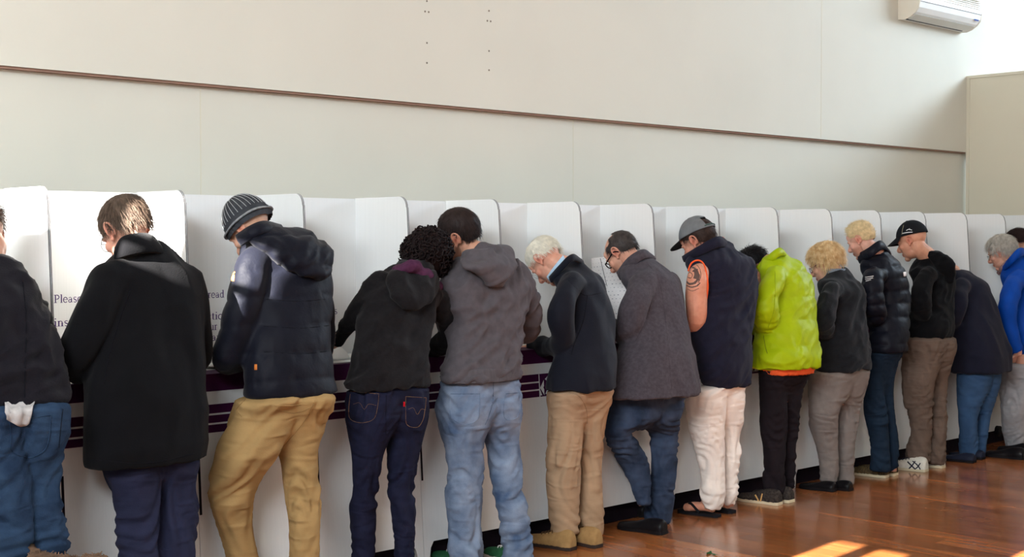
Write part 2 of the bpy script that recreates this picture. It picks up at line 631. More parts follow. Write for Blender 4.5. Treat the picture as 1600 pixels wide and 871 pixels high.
GLYPH = {
    'P': (1.0, [([(0.22, 0), (0.22, 1.42)], THK), serif(0.22, 0.04, 0.5), serif(0.18, 1.40, 0.4), (arc(0.42, 1.03, 0.42, 0.37, 90, -90), 0.15), ([(0.22, 1.40), (0.45, 1.40)], THN), ([(0.22, 0.66), (0.45, 0.66)], THN)]),
    'l': (0.5, [([(0.25, 0), (0.25, 1.5)], THK), serif(0.25, 0.04, 0.42), serif(0.16, 1.46, 0.2)]),
    'i': (0.5, [([(0.25, 0), (0.25, 0.98)], THK), serif(0.25, 0.04, 0.42), serif(0.16, 0.94, 0.2), ([(0.25, 1.28), (0.25, 1.46)], THK)]),
    'e': (0.88, [(arc(0.44, 0.5, 0.34, 0.47, 0, 320), 0.14), ([(0.1, 0.54), (0.76, 0.54)], THN)]),
    'a': (0.88, [([(0.60, 0.05), (0.60, 0.7)], THK), (arc(0.38, 0.68, 0.22, 0.27, 0, 165), 0.10), (arc(0.33, 0.29, 0.22, 0.25, 60, 330), 0.13), ([(0.42, 0.52), (0.6, 0.58)], THN), ([(0.60, 0.08), (0.8, 0.06)], THN)]),
    's': (0.72, [(arc(0.36, 0.74, 0.23, 0.22, 40, 230), 0.12), (arc(0.36, 0.26, 0.24, 0.22, 50, -150), 0.13), ([(0.2, 0.60), (0.52, 0.42)], THK)]),
    'r': (0.68, [([(0.24, 0), (0.24, 0.98)], THK), serif(0.24, 0.04, 0.44), serif(0.15, 0.94, 0.2), (arc(0.48, 0.68, 0.24, 0.27, 180, 50), 0.12)]),
    'd': (0.98, [([(0.70, 0.05), (0.70, 1.5)], THK), serif(0.80, 0.05, 0.3), serif(0.62, 1.46, 0.2), (arc(0.42, 0.48, 0.30, 0.45, 50, 310), 0.13)]),
    'n': (1.0, [([(0.24, 0), (0.24, 0.98)], THK), serif(0.24, 0.04, 0.42), serif(0.15, 0.94, 0.2), (arc(0.49, 0.66, 0.25, 0.30, 170, 0), 0.11), ([(0.74, 0), (0.74, 0.68)], THK), serif(0.74, 0.04, 0.42)]),
    't': (0.58, [([(0.26, 0.1), (0.26, 1.25)], THK), ([(0.04, 0.94), (0.5, 0.94)], THN), (arc(0.40, 0.16, 0.14, 0.13, 180, 320), 0.1)]),
    'u': (1.0, [([(0.22, 0.32), (0.22, 0.96)], THK), serif(0.16, 0.93, 0.28), (arc(0.46, 0.34, 0.24, 0.31, 180, 350), 0.11), ([(0.72, 0.04), (0.72, 0.96)], THK), serif(0.66, 0.93, 0.28), serif(0.8, 0.04, 0.22)]),
    'c': (0.82, [(arc(0.44, 0.5, 0.33, 0.47, 40, 320), 0.14)]),
    'o': (0.94, [(arc(0.47, 0.5, 0.36, 0.47, 0, 360, 20), 0.15)]),
    'y': (0.92, [([(0.14, 0.94), (0.46, 0.05)], THK), ([(0.80, 0.94), (0.46, 0.05), (0.30, -0.36), (0.12, -0.42)], THN), serif(0.14, 0.94, 0.32), serif(0.78, 0.94, 0.3)]),
    'b': (0.98, [([(0.24, 0.05), (0.24, 1.5)], THK), serif(0.15, 1.46, 0.2), (arc(0.52, 0.48, 0.32, 0.45, 130, -130), 0.13)]),
    'p': (0.98, [([(0.24, -0.5), (0.24, 0.98)], THK), serif(0.24, -0.47, 0.46), serif(0.15, 0.94, 0.2), (arc(0.52, 0.5, 0.32, 0.45, 130, -130), 0.13)]),
    'h': (1.0, [([(0.24, 0), (0.24, 1.5)], THK), serif(0.24, 0.04, 0.42), serif(0.15, 1.46, 0.2), (arc(0.49, 0.66, 0.25, 0.30, 170, 0), 0.11), ([(0.74, 0), (0.74, 0.68)], THK), serif(0.74, 0.04, 0.42)]),
    ' ': (0.5, []),
}


def stroke_strip(pts, wd):
    P = np.array(pts, float)
    T = np.gradient(P, axis=0)
    T /= np.linalg.norm(T, axis=1)[:, None] + 1e-9
    Nn = np.stack([-T[:, 1], T[:, 0]], 1) * wd / 2
    n = len(P)
    v = np.vstack([P + Nn, P - Nn])
    f = [(i, i + 1, n + i + 1, n + i) for i in range(n - 1)]
    return v, f


def text_width(s):
    return sum(GLYPH[c][0] for c in s)


def text_mesh(mb, s, x, z, xh, y, width=None):
    """flat print on a plane of constant Y"""
    sx = xh if width is None else width / text_width(s)
    cur = 0
    for c in s:
        adv, strokes = GLYPH[c]
        for i_, (pts, wd) in enumerate(strokes):
            v, f = stroke_strip(pts, wd)
            mb.add([(x + (cur + a) * sx, y - 0.00004 * i_, z + b * xh) for a, b in v], f)
        cur += adv
    return mb


def side_poly(xx):
    r = 0.055
    pts = [(xx, YB, 0), (xx, yfront(ZT - r), ZT - r)]
    for a in range(0, 91, 15):
        q = math.radians(a)
        pts.append((xx, YT + r - r * math.cos(q), ZT - r + r * math.sin(q)))
    pts += [(xx, YBK, ZT), (xx, YBK, 0)]
    return pts


def front_poly(y_of, xa, xb):
    """front panel outline (x, z) with the foot cut-out"""
    ft, hc = 0.045, 0.115
    return [(xa, 0), (xa + ft - 0.015, 0), (xa + ft, hc - 0.03), (xa + ft + 0.02, hc), (xb - ft - 0.02, hc), (xb - ft, hc - 0.03), (xb - ft + 0.015, 0), (xb, 0), (xb, ZWT), (xa, ZWT)]


TH = 0.005


def slanted(poly2, off, t=TH):
    """turn (x, z) outline into a plate on the leaning front"""
    return [(px_, yfront(z_) + off, z_) for px_, z_ in poly2], (0, t, 0)


booth_who = {
    -1: 'leftmost, where the person in blue jeans stands', 0: 'with the man in the long black coat',
    1: 'with the man in the knitted beanie', 2: 'with the curly-haired woman', 3: 'with the man in the grey hoodie',
    4: 'with the white-haired man in khaki trousers', 5: 'with the balding man in the grey wool coat',
    6: 'with the tattooed man in the sleeveless vest', 7: 'with the man in the lime green jacket',
    8: 'with the blonde woman in grey trousers', 9: 'with the blond man in the navy puffer jacket',
    10: 'with the man in the black cap', 11: 'with the person bent over in a navy coat',
    12: 'with the grey-haired man in the blue jacket', 13: 'with the person with tied dark hair', 14: 'last one, at the right edge'}
side_m = MB().prism(side_poly(0), (TH, 0, 0))
for n in range(-1, 14):
    xa, xb = BX0 + BD * n + 0.0012, BX0 + BD * (n + 1) - 0.0012
    b = thing('voting_booth', 'white cardboard voting booth, the one ' + booth_who[n], 'voting booth', (xa, YB, 0), 'cardboard voting booths in a row')
    for k_, xx in enumerate((xa, xb - TH)):
        sp = MB().prism(side_poly(xx), (TH, 0, 0)).build('side_panel', M_CARD, b)
        # brown-grey corrugated cut edge along the front
        ed = MB()
        pp = side_poly(xx)[:9]
        for i in range(len(pp) - 1):
            p, q = np.array(pp[i]), np.array(pp[i + 1])
            ed.add([p + (0.0004, -0.0008, 0.0004), q + (0.0004, -0.0008, 0.0004), q + (TH - 0.0004, -0.0008, 0.0004), p + (TH - 0.0004, -0.0008, 0.0004)], [(0, 1, 2, 3)])
        ed.build('cut_edge', M_CARDEDGE, sp)
    bk = MB().box((xa, YBK - TH, 0), (xb, YBK, ZT - 0.003)).build('back_panel', M_CARD, b)
    yb_ = YBK - TH - 0.0006
    for s_, dx_, z_, wd_ in (('Please read', 0.214, 1.3325, 0.234), ('instructions', 0.211, 1.229, 0.283), ('on your', 0.262, 1.179, 0.146), ('ballot paper', 0.212, 1.128, 0.262)):
        text_mesh(MB(), s_, xa + dx_, z_, 0.0245, yb_, wd_).build('printed_line', M_INK, bk)['kind'] = 'stuff'
    for z_ in (1.088, 1.070):
        mb_ = MB()
        for i_ in range(26):
            mb_.box((xa + 0.2 + i_ * 0.0105, yb_, z_), (xa + 0.2 + i_ * 0.0105 + (0.008 if i_ % 5 else 0.005), yb_ + 0.0004, z_ + (0.006 if i_ % 3 else 0.008)))
        mb_.build('small_print', mat('faint grey print', (130, 128, 132), 0.7, 0.05), bk)['kind'] = 'stuff'
    MB().box((xa + TH, YT - 0.03, ZWT - 0.006), (xb - TH, YBK - TH, ZWT)).build('worktop', M_CARD, b)
    MB().box((xa + 0.012, YT - 0.05, 0.001), (xb - 0.012, YBK - 0.02, 0.30)).build('shade_box', M_GAPSHADE, b)  # dark box added as painted shade behind the foot cut-outs
    poly, off = slanted(front_poly(None, xa, xb), -0.006)
    fp = MB().prism(poly, off).build('front_panel', M_CARD, b)

    def stripe(x0_, x1_, z0_, z1_, nm='stripe', m_=M_PURPLE, par=fp, o_=-0.0068):
        q, of = slanted([(x0_, z0_), (x1_, z0_), (x1_, z1_), (x0_, z1_)], o_, 0.0006)
        return MB().prism(q, of).build(nm, m_, par)
    stripe(xa, xb, 0.947, ZWT)
    MB().box((xa + TH, YT - 0.062, ZWT), (xb - TH, YT + 0.10, ZWT + 0.0008)).build('worktop_print', M_PURPLE, b)
    for z0_, z1_ in ((0.851, 0.890), (0.810, 0.843), (0.768, 0.802)):
        stripe(xa, xa + 0.225, z0_, z1_)
        stripe(xb - 0.225, xb, z0_, z1_)
    stripe(xa + 0.232, xb - 0.232, 0.768, 0.890)
    # white emblem between the stripes: two leaning facets
    for pl_ in ([(0.232, 0.815), (0.262, 0.855), (0.262, 0.822), (0.256, 0.818), (0.262, 0.805), (0.262, 0.775)], [(0.232, 0.806), (0.232, 0.775), (0.245, 0.775)],
                [(0.270, 0.860), (0.300, 0.880), (0.330, 0.860), (0.300, 0.842)], [(0.338, 0.855), (0.338, 0.790), (0.372, 0.815)], [(0.270, 0.780), (0.300, 0.830), (0.330, 0.780)]):
        q, of = slanted([(xa + a_, z_) for a_, z_ in pl_], -0.0074, 0.0006)
        MB().prism(q, of).build('emblem_facet', M_CARD, fp)
    # slot at the seam: a dark strip painted for the shade inside it
    q, of = slanted([(xa + 0.004, 0.42), (xa + 0.016, 0.42), (xa + 0.016, 0.66), (xa + 0.004, 0.66)], -0.0066, 0.0006)
    MB().prism(q, of).build('slot_shade', M_GAPSHADE, fp)

# ------------------------------------------------------------------ cloth and body builder
def remeshed(parts, voxel, smooth=3, name='m'):
    """union of closed shapes as one smooth skin; returns (verts, faces ndarray list, normals, mesh)"""
    mb = MB()
    for v, f in parts:
        mb.add(v, f)
    m = mesh_from(mb.v, mb.f, name, True)
    bm = bmesh.new()
    bm.from_mesh(m)
    bmesh.ops.recalc_face_normals(bm, faces=bm.faces)
    bm.to_mesh(m)
    bm.free()
    o = bpy.data.objects.new('tmp', m)
    COL.objects.link(o)
    r = o.modifiers.new('r', 'REMESH')
    r.mode = 'VOXEL'
    r.voxel_size = voxel
    r.use_smooth_shade = True
    if smooth:
        s = o.modifiers.new('s', 'SMOOTH')
        s.factor = 0.5
        s.iterations = smooth
    dg = bpy.context.evaluated_depsgraph_get()
    dg.update()
    out = bpy.data.meshes.new_from_object(o.evaluated_get(dg))
    bpy.data.objects.remove(o)
    bpy.data.meshes.remove(m)
    return out


def coords(m):
    a = np.empty(len(m.vertices) * 3)
    m.vertices.foreach_get('co', a)
    return a.reshape(-1, 3)


def normals(m):
    a = np.empty(len(m.vertices) * 3)
    m.vertices.foreach_get('normal', a)
    return a.reshape(-1, 3)


def set_coords(m, P):
    m.vertices.foreach_set('co', np.ascontiguousarray(P, float).ravel())
    m.update()


def displace(m, fn):
    P, Nn = coords(m), normals(m)
    set_coords(m, P + Nn * fn(P, Nn)[:, None])


WR = 2.3


def ridged(P, seed):
    return 1 - 2 * np.abs(noise(P, seed))


def d_wool(seed=0, a=0.006):
    """heavy cloth: long soft vertical drapes"""
    def fn(P, Nn):
        w = np.stack([noise(P * 3, seed + 1), noise(P * 3, seed + 2), noise(P * 3, seed + 3)], 1) * 0.06
        Q = P + w
        return WR * a * (0.9 * noise(Q * [13, 13, 2.6], seed) + 0.5 * ridged(Q * [8, 8, 7], seed + 5) - 0.1)
    return fn


def d_cotton(seed=0, a=0.007):
    """sweatshirt cloth: diagonal pulls and soft creases"""
    def fn(P, Nn):
        w = np.stack([noise(P * 4, seed + 1), noise(P * 4, seed + 2), noise(P * 4, seed + 3)], 1) * 0.07
        Q = P + w
        S = np.stack([Q[:, 0] + 0.7 * Q[:, 2], Q[:, 1], Q[:, 2] - 0.7 * Q[:, 0]], 1)
        return WR * a * (0.8 * ridged(S * [5, 6, 13], seed) + 0.6 * ridged(S * [9, 9, 22], seed + 4) - 0.3)
    return fn


def d_trouser(zk, seed=0, a=0.008, hem=0.12):
    """trousers: creases run round the leg, strongest at the knee, the seat and the ankle"""
    def fn(P, Nn):
        w = np.stack([noise(P * 5, seed + 1), noise(P * 5, seed + 2), noise(P * 5, seed + 3)], 1) * 0.05
        Q = P + w
        tw = 0.9 * noise(P * 3.1, seed + 21)
        S = np.stack([Q[:, 0], Q[:, 1], Q[:, 2] + tw * (Q[:, 0] + Q[:, 1] - 5) * 0.6 + 0.3 * Q[:, 0]], 1)
        z = P[:, 2]
        g = 0.45 + 0.9 * np.exp(-((z - zk) / 0.13) ** 2) + 1.0 * np.exp(-((z - hem) / 0.10) ** 2) + 0.5 * np.exp(-((z - zk - 0.36) / 0.09) ** 2)
        return 3.0 * a * g * (ridged(S * [4.5, 4.5, 13], seed) * 0.7 - 0.15) + 0.004 * noise(Q * [9, 9, 4], seed + 9)
    return fn


def d_puffer(h, amp=0.014, seed=0, z0=0.0, crease=0.5):
    """padded quilting: baffles of height h with puckered seams"""
    def fn(P, Nn):
        z = P[:, 2] - z0 + 0.012 * noise(P * 6, seed) + 0.10 * (P[:, 1] - 4.95)
        ph = np.abs(np.sin(math.pi * z / h))
        return amp * (np.sqrt(ph + 0.02) - 0.75) + amp * crease * (noise(P * [24, 24, 10], seed + 3) * (1.1 - ph) + 0.6 * noise(P * [11, 11, 11], seed + 4))
    return fn


def sil_rows(rows, k=0.62, yaw=0.0, e=2.3, n=30, samples=None):
    """rows (py, xl, xr, Y) of a silhouette -> horizontal rings; the width seen from here fixes the true width and depth"""
    R = resample([r[:4] for r in rows], samples or max(6, (len(rows) - 1) * 4 + 1))
    ks = resample([[r[4] if len(r) > 4 else k] for r in rows], len(R))[:, 0]
    rings = []
    for (py, xl, xr, Y), kk in zip(R, ks):
        xm = (xl + xr) / 2
        c = J(xm, py, Y)
        th = PHI + math.atan((CX - xm) / FPX) - yaw
        s = (xr - xl) / 2 * depth(c) / FPX / math.cos(math.atan((CX - xm) / FPX)) * math.cos(math.atan((CX - xm) / FPX))
        w_ = s / math.sqrt(math.sin(th) ** 2 + (kk * math.cos(th)) ** 2)
        rings.append(ring_h(c, w_, kk * w_, yaw, n, e))
    if rings[0][0][2] > rings[-1][0][2]:
        rings = rings[::-1]
    return loft(rings)


def relax(me, n):
    E_ = np.empty(len(me.edges) * 2, int)
    me.edges.foreach_get('vertices', E_)
    E_ = E_.reshape(-1, 2)
    P = coords(me)
    deg = np.bincount(E_.ravel(), minlength=len(P)).astype(float)[:, None]
    for _ in range(n):
        S = np.zeros_like(P)
        np.add.at(S, E_[:, 0], P[E_[:, 1]])
        np.add.at(S, E_[:, 1], P[E_[:, 0]])
        P = P * 0.4 + S / np.maximum(deg, 1) * 0.6
    set_coords(me, P)


def garment(name, parts, m_, parent, voxel=0.011, smooth=4, disp=None, disp_smooth=0):
    me = remeshed(parts, voxel, smooth, name)
    if disp:
        for d in (disp if isinstance(disp, (list, tuple)) else [disp]):
            displace(me, d)
    if disp_smooth:
        relax(me, disp_smooth)
    me.shade_smooth()
    return link(name, me, m_, parent)


def bvh_of(o):
    m = o.data
    return BVHTree.FromPolygons([v.co.copy() for v in m.vertices], [tuple(p.vertices) for p in m.polygons])


def hit(bvh, px, py):
    d = Vector(ray(px, py)).normalized()
    loc, nor, idx, dist = bvh.ray_cast(Vector(CO), d)
    if loc is None:
        best = None
        for q_ in np.arange(5.0, 13.0, 0.1):
            r_ = bvh.find_nearest(Vector(CO) + d * float(q_))
            if best is None or r_[3] < best[3]:
                best = r_
        loc, nor = best[0], best[1]
    if nor.dot(d) > 0:
        nor = -nor
    return np.array(loc), np.array(nor)


def seam(bvh, pts, wd, name, m_, parent, lift=0.001, n=None, closed=False):
    """thin raised strip lying on a garment, through photo points"""
    if closed:
        pts = list(pts) + [pts[0]]
    R = resample(pts, n or max(4, (len(pts) - 1) * 6 + 1)) if len(pts) > 2 else resample(pts, n or 10)
    H = [hit(bvh, a, b) for a, b in R]
    P = np.array([h[0] for h in H])
    Nn = np.array([h[1] for h in H])
    T = np.gradient(P, axis=0)
    T /= np.linalg.norm(T, axis=1)[:, None] + 1e-9
    B = np.cross(T, Nn)
    B /= np.linalg.norm(B, axis=1)[:, None] + 1e-9
    a = P + B * wd / 2 - Nn * 0.001
    c = P - B * wd / 2 - Nn * 0.001
    t_ = P + Nn * (lift + wd * 0.25)
    k_ = len(P)
    v = np.vstack([a, t_, c])
    f = []
    for i in range(k_ - 1):
        f += [(i, i + 1, k_ + i + 1, k_ + i), (k_ + i, k_ + i + 1, 2 * k_ + i + 1, 2 * k_ + i)]
    mb = MB().add(v, f)
    return link(name, mesh_from(mb.v, mb.f, name, False), m_, parent)


def patch(bvh, poly, name, m_, parent, lift=0.003, inner=6):
    """a thin plate that follows a garment inside the outline given in photo points"""
    P = np.array(poly, float)
    c = P.mean(0)
    R = resample(np.vstack([P, P[:1]]), len(P) * 3 + 1)[:-1] if False else np.vstack([P[i] + (P[(i + 1) % len(P)] - P[i]) * t_ for i in range(len(P)) for t_ in np.linspace(0, 1, 5)[:-1]])
    n_ = len(R)
    rows_ = [c + (R - c) * s for s in np.linspace(1, 0.02, inner)]
    V, F = [], []
    for ri, row in enumerate(rows_):
        for q in row:
            p, nn = hit(bvh, *q)
            V.append(p + nn * (lift if ri > 0 else -0.001))
    for i in range(inner - 1):
        for j in range(n_):
            k_ = (j + 1) % n_
            F.append((i * n_ + j, i * n_ + k_, (i + 1) * n_ + k_, (i + 1) * n_ + j))
    F.append(tuple(range((inner - 1) * n_, inner * n_)))
    return link(name, mesh_from(V, F, name), m_, parent)


# ------------------------------------------------------------------ heads
def head_frame(c, yaw, pitch, roll, s=1.0):
    """face looks along +y of the frame; yaw turns it (deg, + to its left), pitch + looks down, roll + tips to its right"""
    M = rot('Z', yaw) @ rot('X', -pitch) @ rot('Y', roll)
    return np.asarray(c, float), M * s


def to_world(fr, P):
    return np.asarray(P) @ fr[1].T + fr[0]


def to_local(fr, P):
    s2 = np.linalg.norm(fr[1][:, 0]) ** 2
    return (np.asarray(P) - fr[0]) @ fr[1] / s2


def head_parts(heavy=0.0, nose=1.0):
    E_ = []
    h = heavy
    E_.append(ellipsoid((0, -0.014, 0.034), (0.075, 0.097, 0.087), nu=28, nv=18))
    E_.append(ellipsoid((0, 0.030, -0.028), (0.060 + 0.008 * h, 0.064, 0.084), nu=24))
    E_.append(ellipsoid((0, 0.026, -0.074), (0.052 + 0.012 * h, 0.058, 0.042), nu=24))
    E_.append(ellipsoid((0, 0.072, -0.104), (0.024 + 0.008 * h, 0.020, 0.019)))
    E_.append(ellipsoid((0, 0.070, 0.048), (0.050, 0.022, 0.034)))
    for sgn in (-1, 1):
        E_.append(ellipsoid((sgn * 0.028, 0.080, 0.021), (0.024, 0.013, 0.008)))
        E_.append(ellipsoid((sgn * 0.042, 0.060, -0.022), (0.022 + 0.006 * h, 0.022, 0.024)))
        E_.append(ellipsoid((sgn * 0.029, 0.074, 0.003), (0.015, 0.013, 0.010)))
        E_.append(ellipsoid((sgn * 0.010, 0.101, -0.036), (0.0085, 0.011, 0.0085)))
        # ear: rim, bowl and lobe
        pts = []
        for a in np.linspace(-60, 220, 12):
            q = math.radians(a)
            pts.append((sgn * (0.078 + 0.008 * math.sin(q)), -0.016 - 0.019 * math.cos(q) * 1.0 + 0.003, 0.002 + 0.030 * math.sin(q)))
        E_.append(tube(pts, [0.0048] * 12, n=8))
        E_.append(ellipsoid((sgn * 0.0745, -0.008, -0.002), (0.006, 0.016, 0.026)))
        E_.append(ellipsoid((sgn * 0.075, -0.002, -0.029), (0.006, 0.009, 0.010)))
    E_.append(tube([(0, 0.080, 0.018), (0, 0.096 + 0.004 * nose, -0.008), (0, 0.106 + 0.008 * nose, -0.030), (0, 0.090, -0.042)], [0.009, 0.010, 0.0125, 0.010], n=12))
    E_.append(ellipsoid((0, 0.086, -0.064), (0.023, 0.014, 0.0065)))
    E_.append(ellipsoid((0, 0.083, -0.077), (0.020, 0.015, 0.0075)))
    return E_


def hand_parts(wrist, direc, palm_n, side=1, curl=35.0, s=1.0):
    """palm, four fingers of different length, thumb from the side of the palm"""
    f = np.asarray(direc, float)
    f /= np.linalg.norm(f)
    n_ = np.asarray(palm_n, float)
    n_ -= f * (n_ @ f)
    n_ /= np.linalg.norm(n_)
    l_ = np.cross(n_, f) * side     # towards the thumb
    M = np.stack([l_, f, n_], 1)
    W = np.asarray(wrist, float)
    out = [ellipsoid(W + f * 0.045 * s, (0.038 * s, 0.052 * s, 0.016 * s), M, 16, 10)]
    for i, (off, ln) in enumerate(((0.028, 0.072), (0.010, 0.080), (-0.009, 0.075), (-0.026, 0.058))):
        base = W + f * 0.082 * s + l_ * off * s
        a = 0.0
        p = base - f * 0.02 * s
        pts = [p, base]
        q = base
        for k_, fr_ in enumerate((0.44, 0.32, 0.24)):
            a += math.radians(curl * (0.6 + 0.35 * k_))
            q = q + (f * math.cos(a) - n_ * math.sin(a)) * ln * fr_ * s
            pts.append(q)
        out.append(tube(pts, [0.0085 * s, 0.009 * s, 0.0085 * s, 0.0078 * s, 0.0062 * s], n=8))
    tb = W + f * 0.022 * s + l_ * 0.030 * s
    d1 = f * 0.75 + l_ * 0.6 - n_ * 0.35
    d1 /= np.linalg.norm(d1)
    d2 = f * 0.95 + l_ * 0.05 - n_ * 0.4
    d2 /= np.linalg.norm(d2)
    out.append(tube([tb - l_ * 0.012 * s, tb + d1 * 0.036 * s, tb + d1 * 0.036 * s + d2 * 0.034 * s], [0.012 * s, 0.0105 * s, 0.0075 * s], n=8))
    return out


SKIN = {}


def skin_mat(tone):
    if tone in SKIN:
        return SKIN[tone]
    m, nt, b = nodes_of('skin ' + str(tone))
    N, L = nt.nodes, nt.links
    at_ = N.new('ShaderNodeAttribute')
    at_.attribute_name = 'tint'
    mx = N.new('ShaderNodeMix')
    mx.data_type = 'RGBA'
    mx.blend_type = 'MULTIPLY'
    mx.inputs['Factor'].default_value = 1.0
    ns = N.new('ShaderNodeTexNoise')
    ns.inputs['Scale'].default_value = 28
    ns.inputs['Detail'].default_value = 4
    rp_ = N.new('ShaderNodeValToRGB')
    c = srgb(tone)
    c = tuple(x_ * 0.80 for x_ in c)
    rp_.color_ramp.elements[0].color = (c[0] * 0.90, c[1] * 0.82, c[2] * 0.80, 1)
    rp_.color_ramp.elements[1].color = (min(1, c[0] * 1.06), min(1, c[1] * 1.08), min(1, c[2] * 1.08), 1)
    rp_.color_ramp.elements[0].position = 0.3
    rp_.color_ramp.elements[1].position = 0.7
    tc = N.new('ShaderNodeTexCoord')
    L.new(tc.outputs['Object'], ns.inputs['Vector'])
    L.new(ns.outputs['Fac'], rp_.inputs['Fac'])
    L.new(rp_.outputs['Color'], mx.inputs[6])
    L.new(at_.outputs['Color'], mx.inputs[7])
    L.new(mx.outputs[2], b.inputs['Base Color'])
    b.inputs['Roughness'].default_value = 0.5
    b.inputs['Specular IOR Level'].default_value = 0.35
    b.inputs['Subsurface Weight'].default_value = 0.12
    b.inputs['Subsurface Radius'].default_value = (0.010, 0.003, 0.002)
    SKIN[tone] = m
    return m


def bell(P, c, r):
    return np.exp(-(((P - np.asarray(c)) / np.asarray(r)) ** 2).sum(1))


def make_body(parent, fr, neck_base, tone, arms=(), core=(), heavy=0.0, nose=1.0, beard=None, brow=(0.55, 0.42, 0.32), neck_r=0.056, extra=(), stubble=0.0, red=0.0):
    """one continuous figure: head, neck, trunk, arms and hands (most of it under the clothes)"""
    parts = [(to_world(fr, v), f) for v, f in head_parts(heavy, nose)]
    nb = np.asarray(neck_base, float)
    top = to_world(fr, (0, -0.022, -0.055))
    parts.append(tube([to_world(fr, (0, -0.02, 0.0)), top, (top + nb) / 2, nb, nb + (0, 0, -0.06)], [neck_r * 0.95, neck_r, neck_r, neck_r * 1.02, neck_r * 0.9], n=18))
    me = remeshed(parts, 0.0045, 2, 'body')
    P = to_local(fr, coords(me))
    tint = np.ones((len(P), 3))

    def mul(w_, c):
        nonlocal tint
        tint *= 1 - w_[:, None] * (1 - np.asarray(c))
    front = P[:, 1] > 0.03
    mul(bell(P, (0, 0.095, -0.069), (0.022, 0.02, 0.012)) * front, (0.82, 0.55, 0.55))
    mul((np.abs(P[:, 2] + 0.0705) < 0.002) * (np.abs(P[:, 0]) < 0.024) * (P[:, 1] > 0.07), (0.45, 0.3, 0.3))
    for sgn in (-1, 1):
        mul(bell(P, (sgn * 0.030, 0.086, 0.0235), (0.020, 0.025, 0.0055)), brow)
        mul(bell(P, (sgn * 0.031, 0.085, -0.003), (0.015, 0.02, 0.0035)), (0.22, 0.16, 0.14))
        mul(bell(P, (sgn * 0.031, 0.085, 0.006), (0.018, 0.02, 0.009)), (0.80, 0.66, 0.62))
        mul(bell(P, (sgn * 0.045, 0.065, -0.025), (0.022, 0.03, 0.02)), (1.0, 0.86 - red, 0.84 - red))
        mul(bell(P, (sgn * 0.080, -0.01, 0.0), (0.012, 0.03, 0.04)), (1.0, 0.72, 0.68))
        mul(bell(P, (sgn * 0.0795, -0.010, 0.0), (0.012, 0.008, 0.014)), (0.55, 0.36, 0.32))
        mul(bell(P, (sgn * 0.010, 0.104, -0.043), (0.004, 0.006, 0.004)), (0.4, 0.25, 0.22))
    mul(bell(P, (0, 0.115, -0.03), (0.016, 0.02, 0.02)), (1.0, 0.82 - red, 0.80 - red))
    if stubble:
        z = P[:, 2]
        zone = ((z < -0.035) & (P[:, 1] > -0.005) & (z > -0.125) & ~((z > -0.06) & (P[:, 1] > 0.03) & (np.abs(P[:, 0]) < 0.02))).astype(float)
        zone = zone * np.clip((-0.03 - z) / 0.02, 0, 1)
        mul(zone * stubble, beard or (0.45, 0.38, 0.36))
    # trunk, arms, hands
    me2 = None
    V = [coords(me)]
    faces = [tuple(p.vertices) for p in me.polygons]
    T = [tint]
    off = len(V[0])
    lst = []
    if extra:
        mm = remeshed(list(extra), 0.0042, 1, 'arm')
        lst.append((coords(mm), [tuple(p.vertices) for p in mm.polygons]))
        bpy.data.meshes.remove(mm)
    for v, f in core:
        lst.append((np.asarray(v), f))
    for v, f in lst:
        V.append(np.asarray(v))
        faces += [tuple(int(i) + off for i in ff) for ff in f]
        T.append(np.ones((len(v), 3)) * (1.0, 0.97, 0.96))
        off += len(v)
    bpy.data.meshes.remove(me)
    V = np.vstack(V)
    T = np.vstack(T)
    m = mesh_from(V, faces, 'body')
    at_ = m.color_attributes.new('tint', 'FLOAT_COLOR', 'POINT')
    at_.data.foreach_set('color', np.hstack([T, np.ones((len(T), 1))]).ravel())
    return link('body', m, skin_mat(tone), parent)


# ------------------------------------------------------------------ hair and hats (in the head's frame)
CRC, CRR = np.array((0, -0.014, 0.034)), np.array((0.075, 0.097, 0.087))


def sph(th, ph):
    """th from the crown down, ph 0 = face"""
    return np.array((math.sin(th) * math.sin(ph), math.sin(th) * math.cos(ph), math.cos(th)))


def fall(d, th):
    """below the widest part of the skull hair hangs instead of following it under"""
    if th <= 1.75:
        return d
    h0 = math.sin(1.75)
    k_ = (h0 + 0.45 * (math.sin(th) - h0)) / max(1e-6, math.sin(th))
    return np.array((d[0] * k_, d[1] * k_, d[2]))


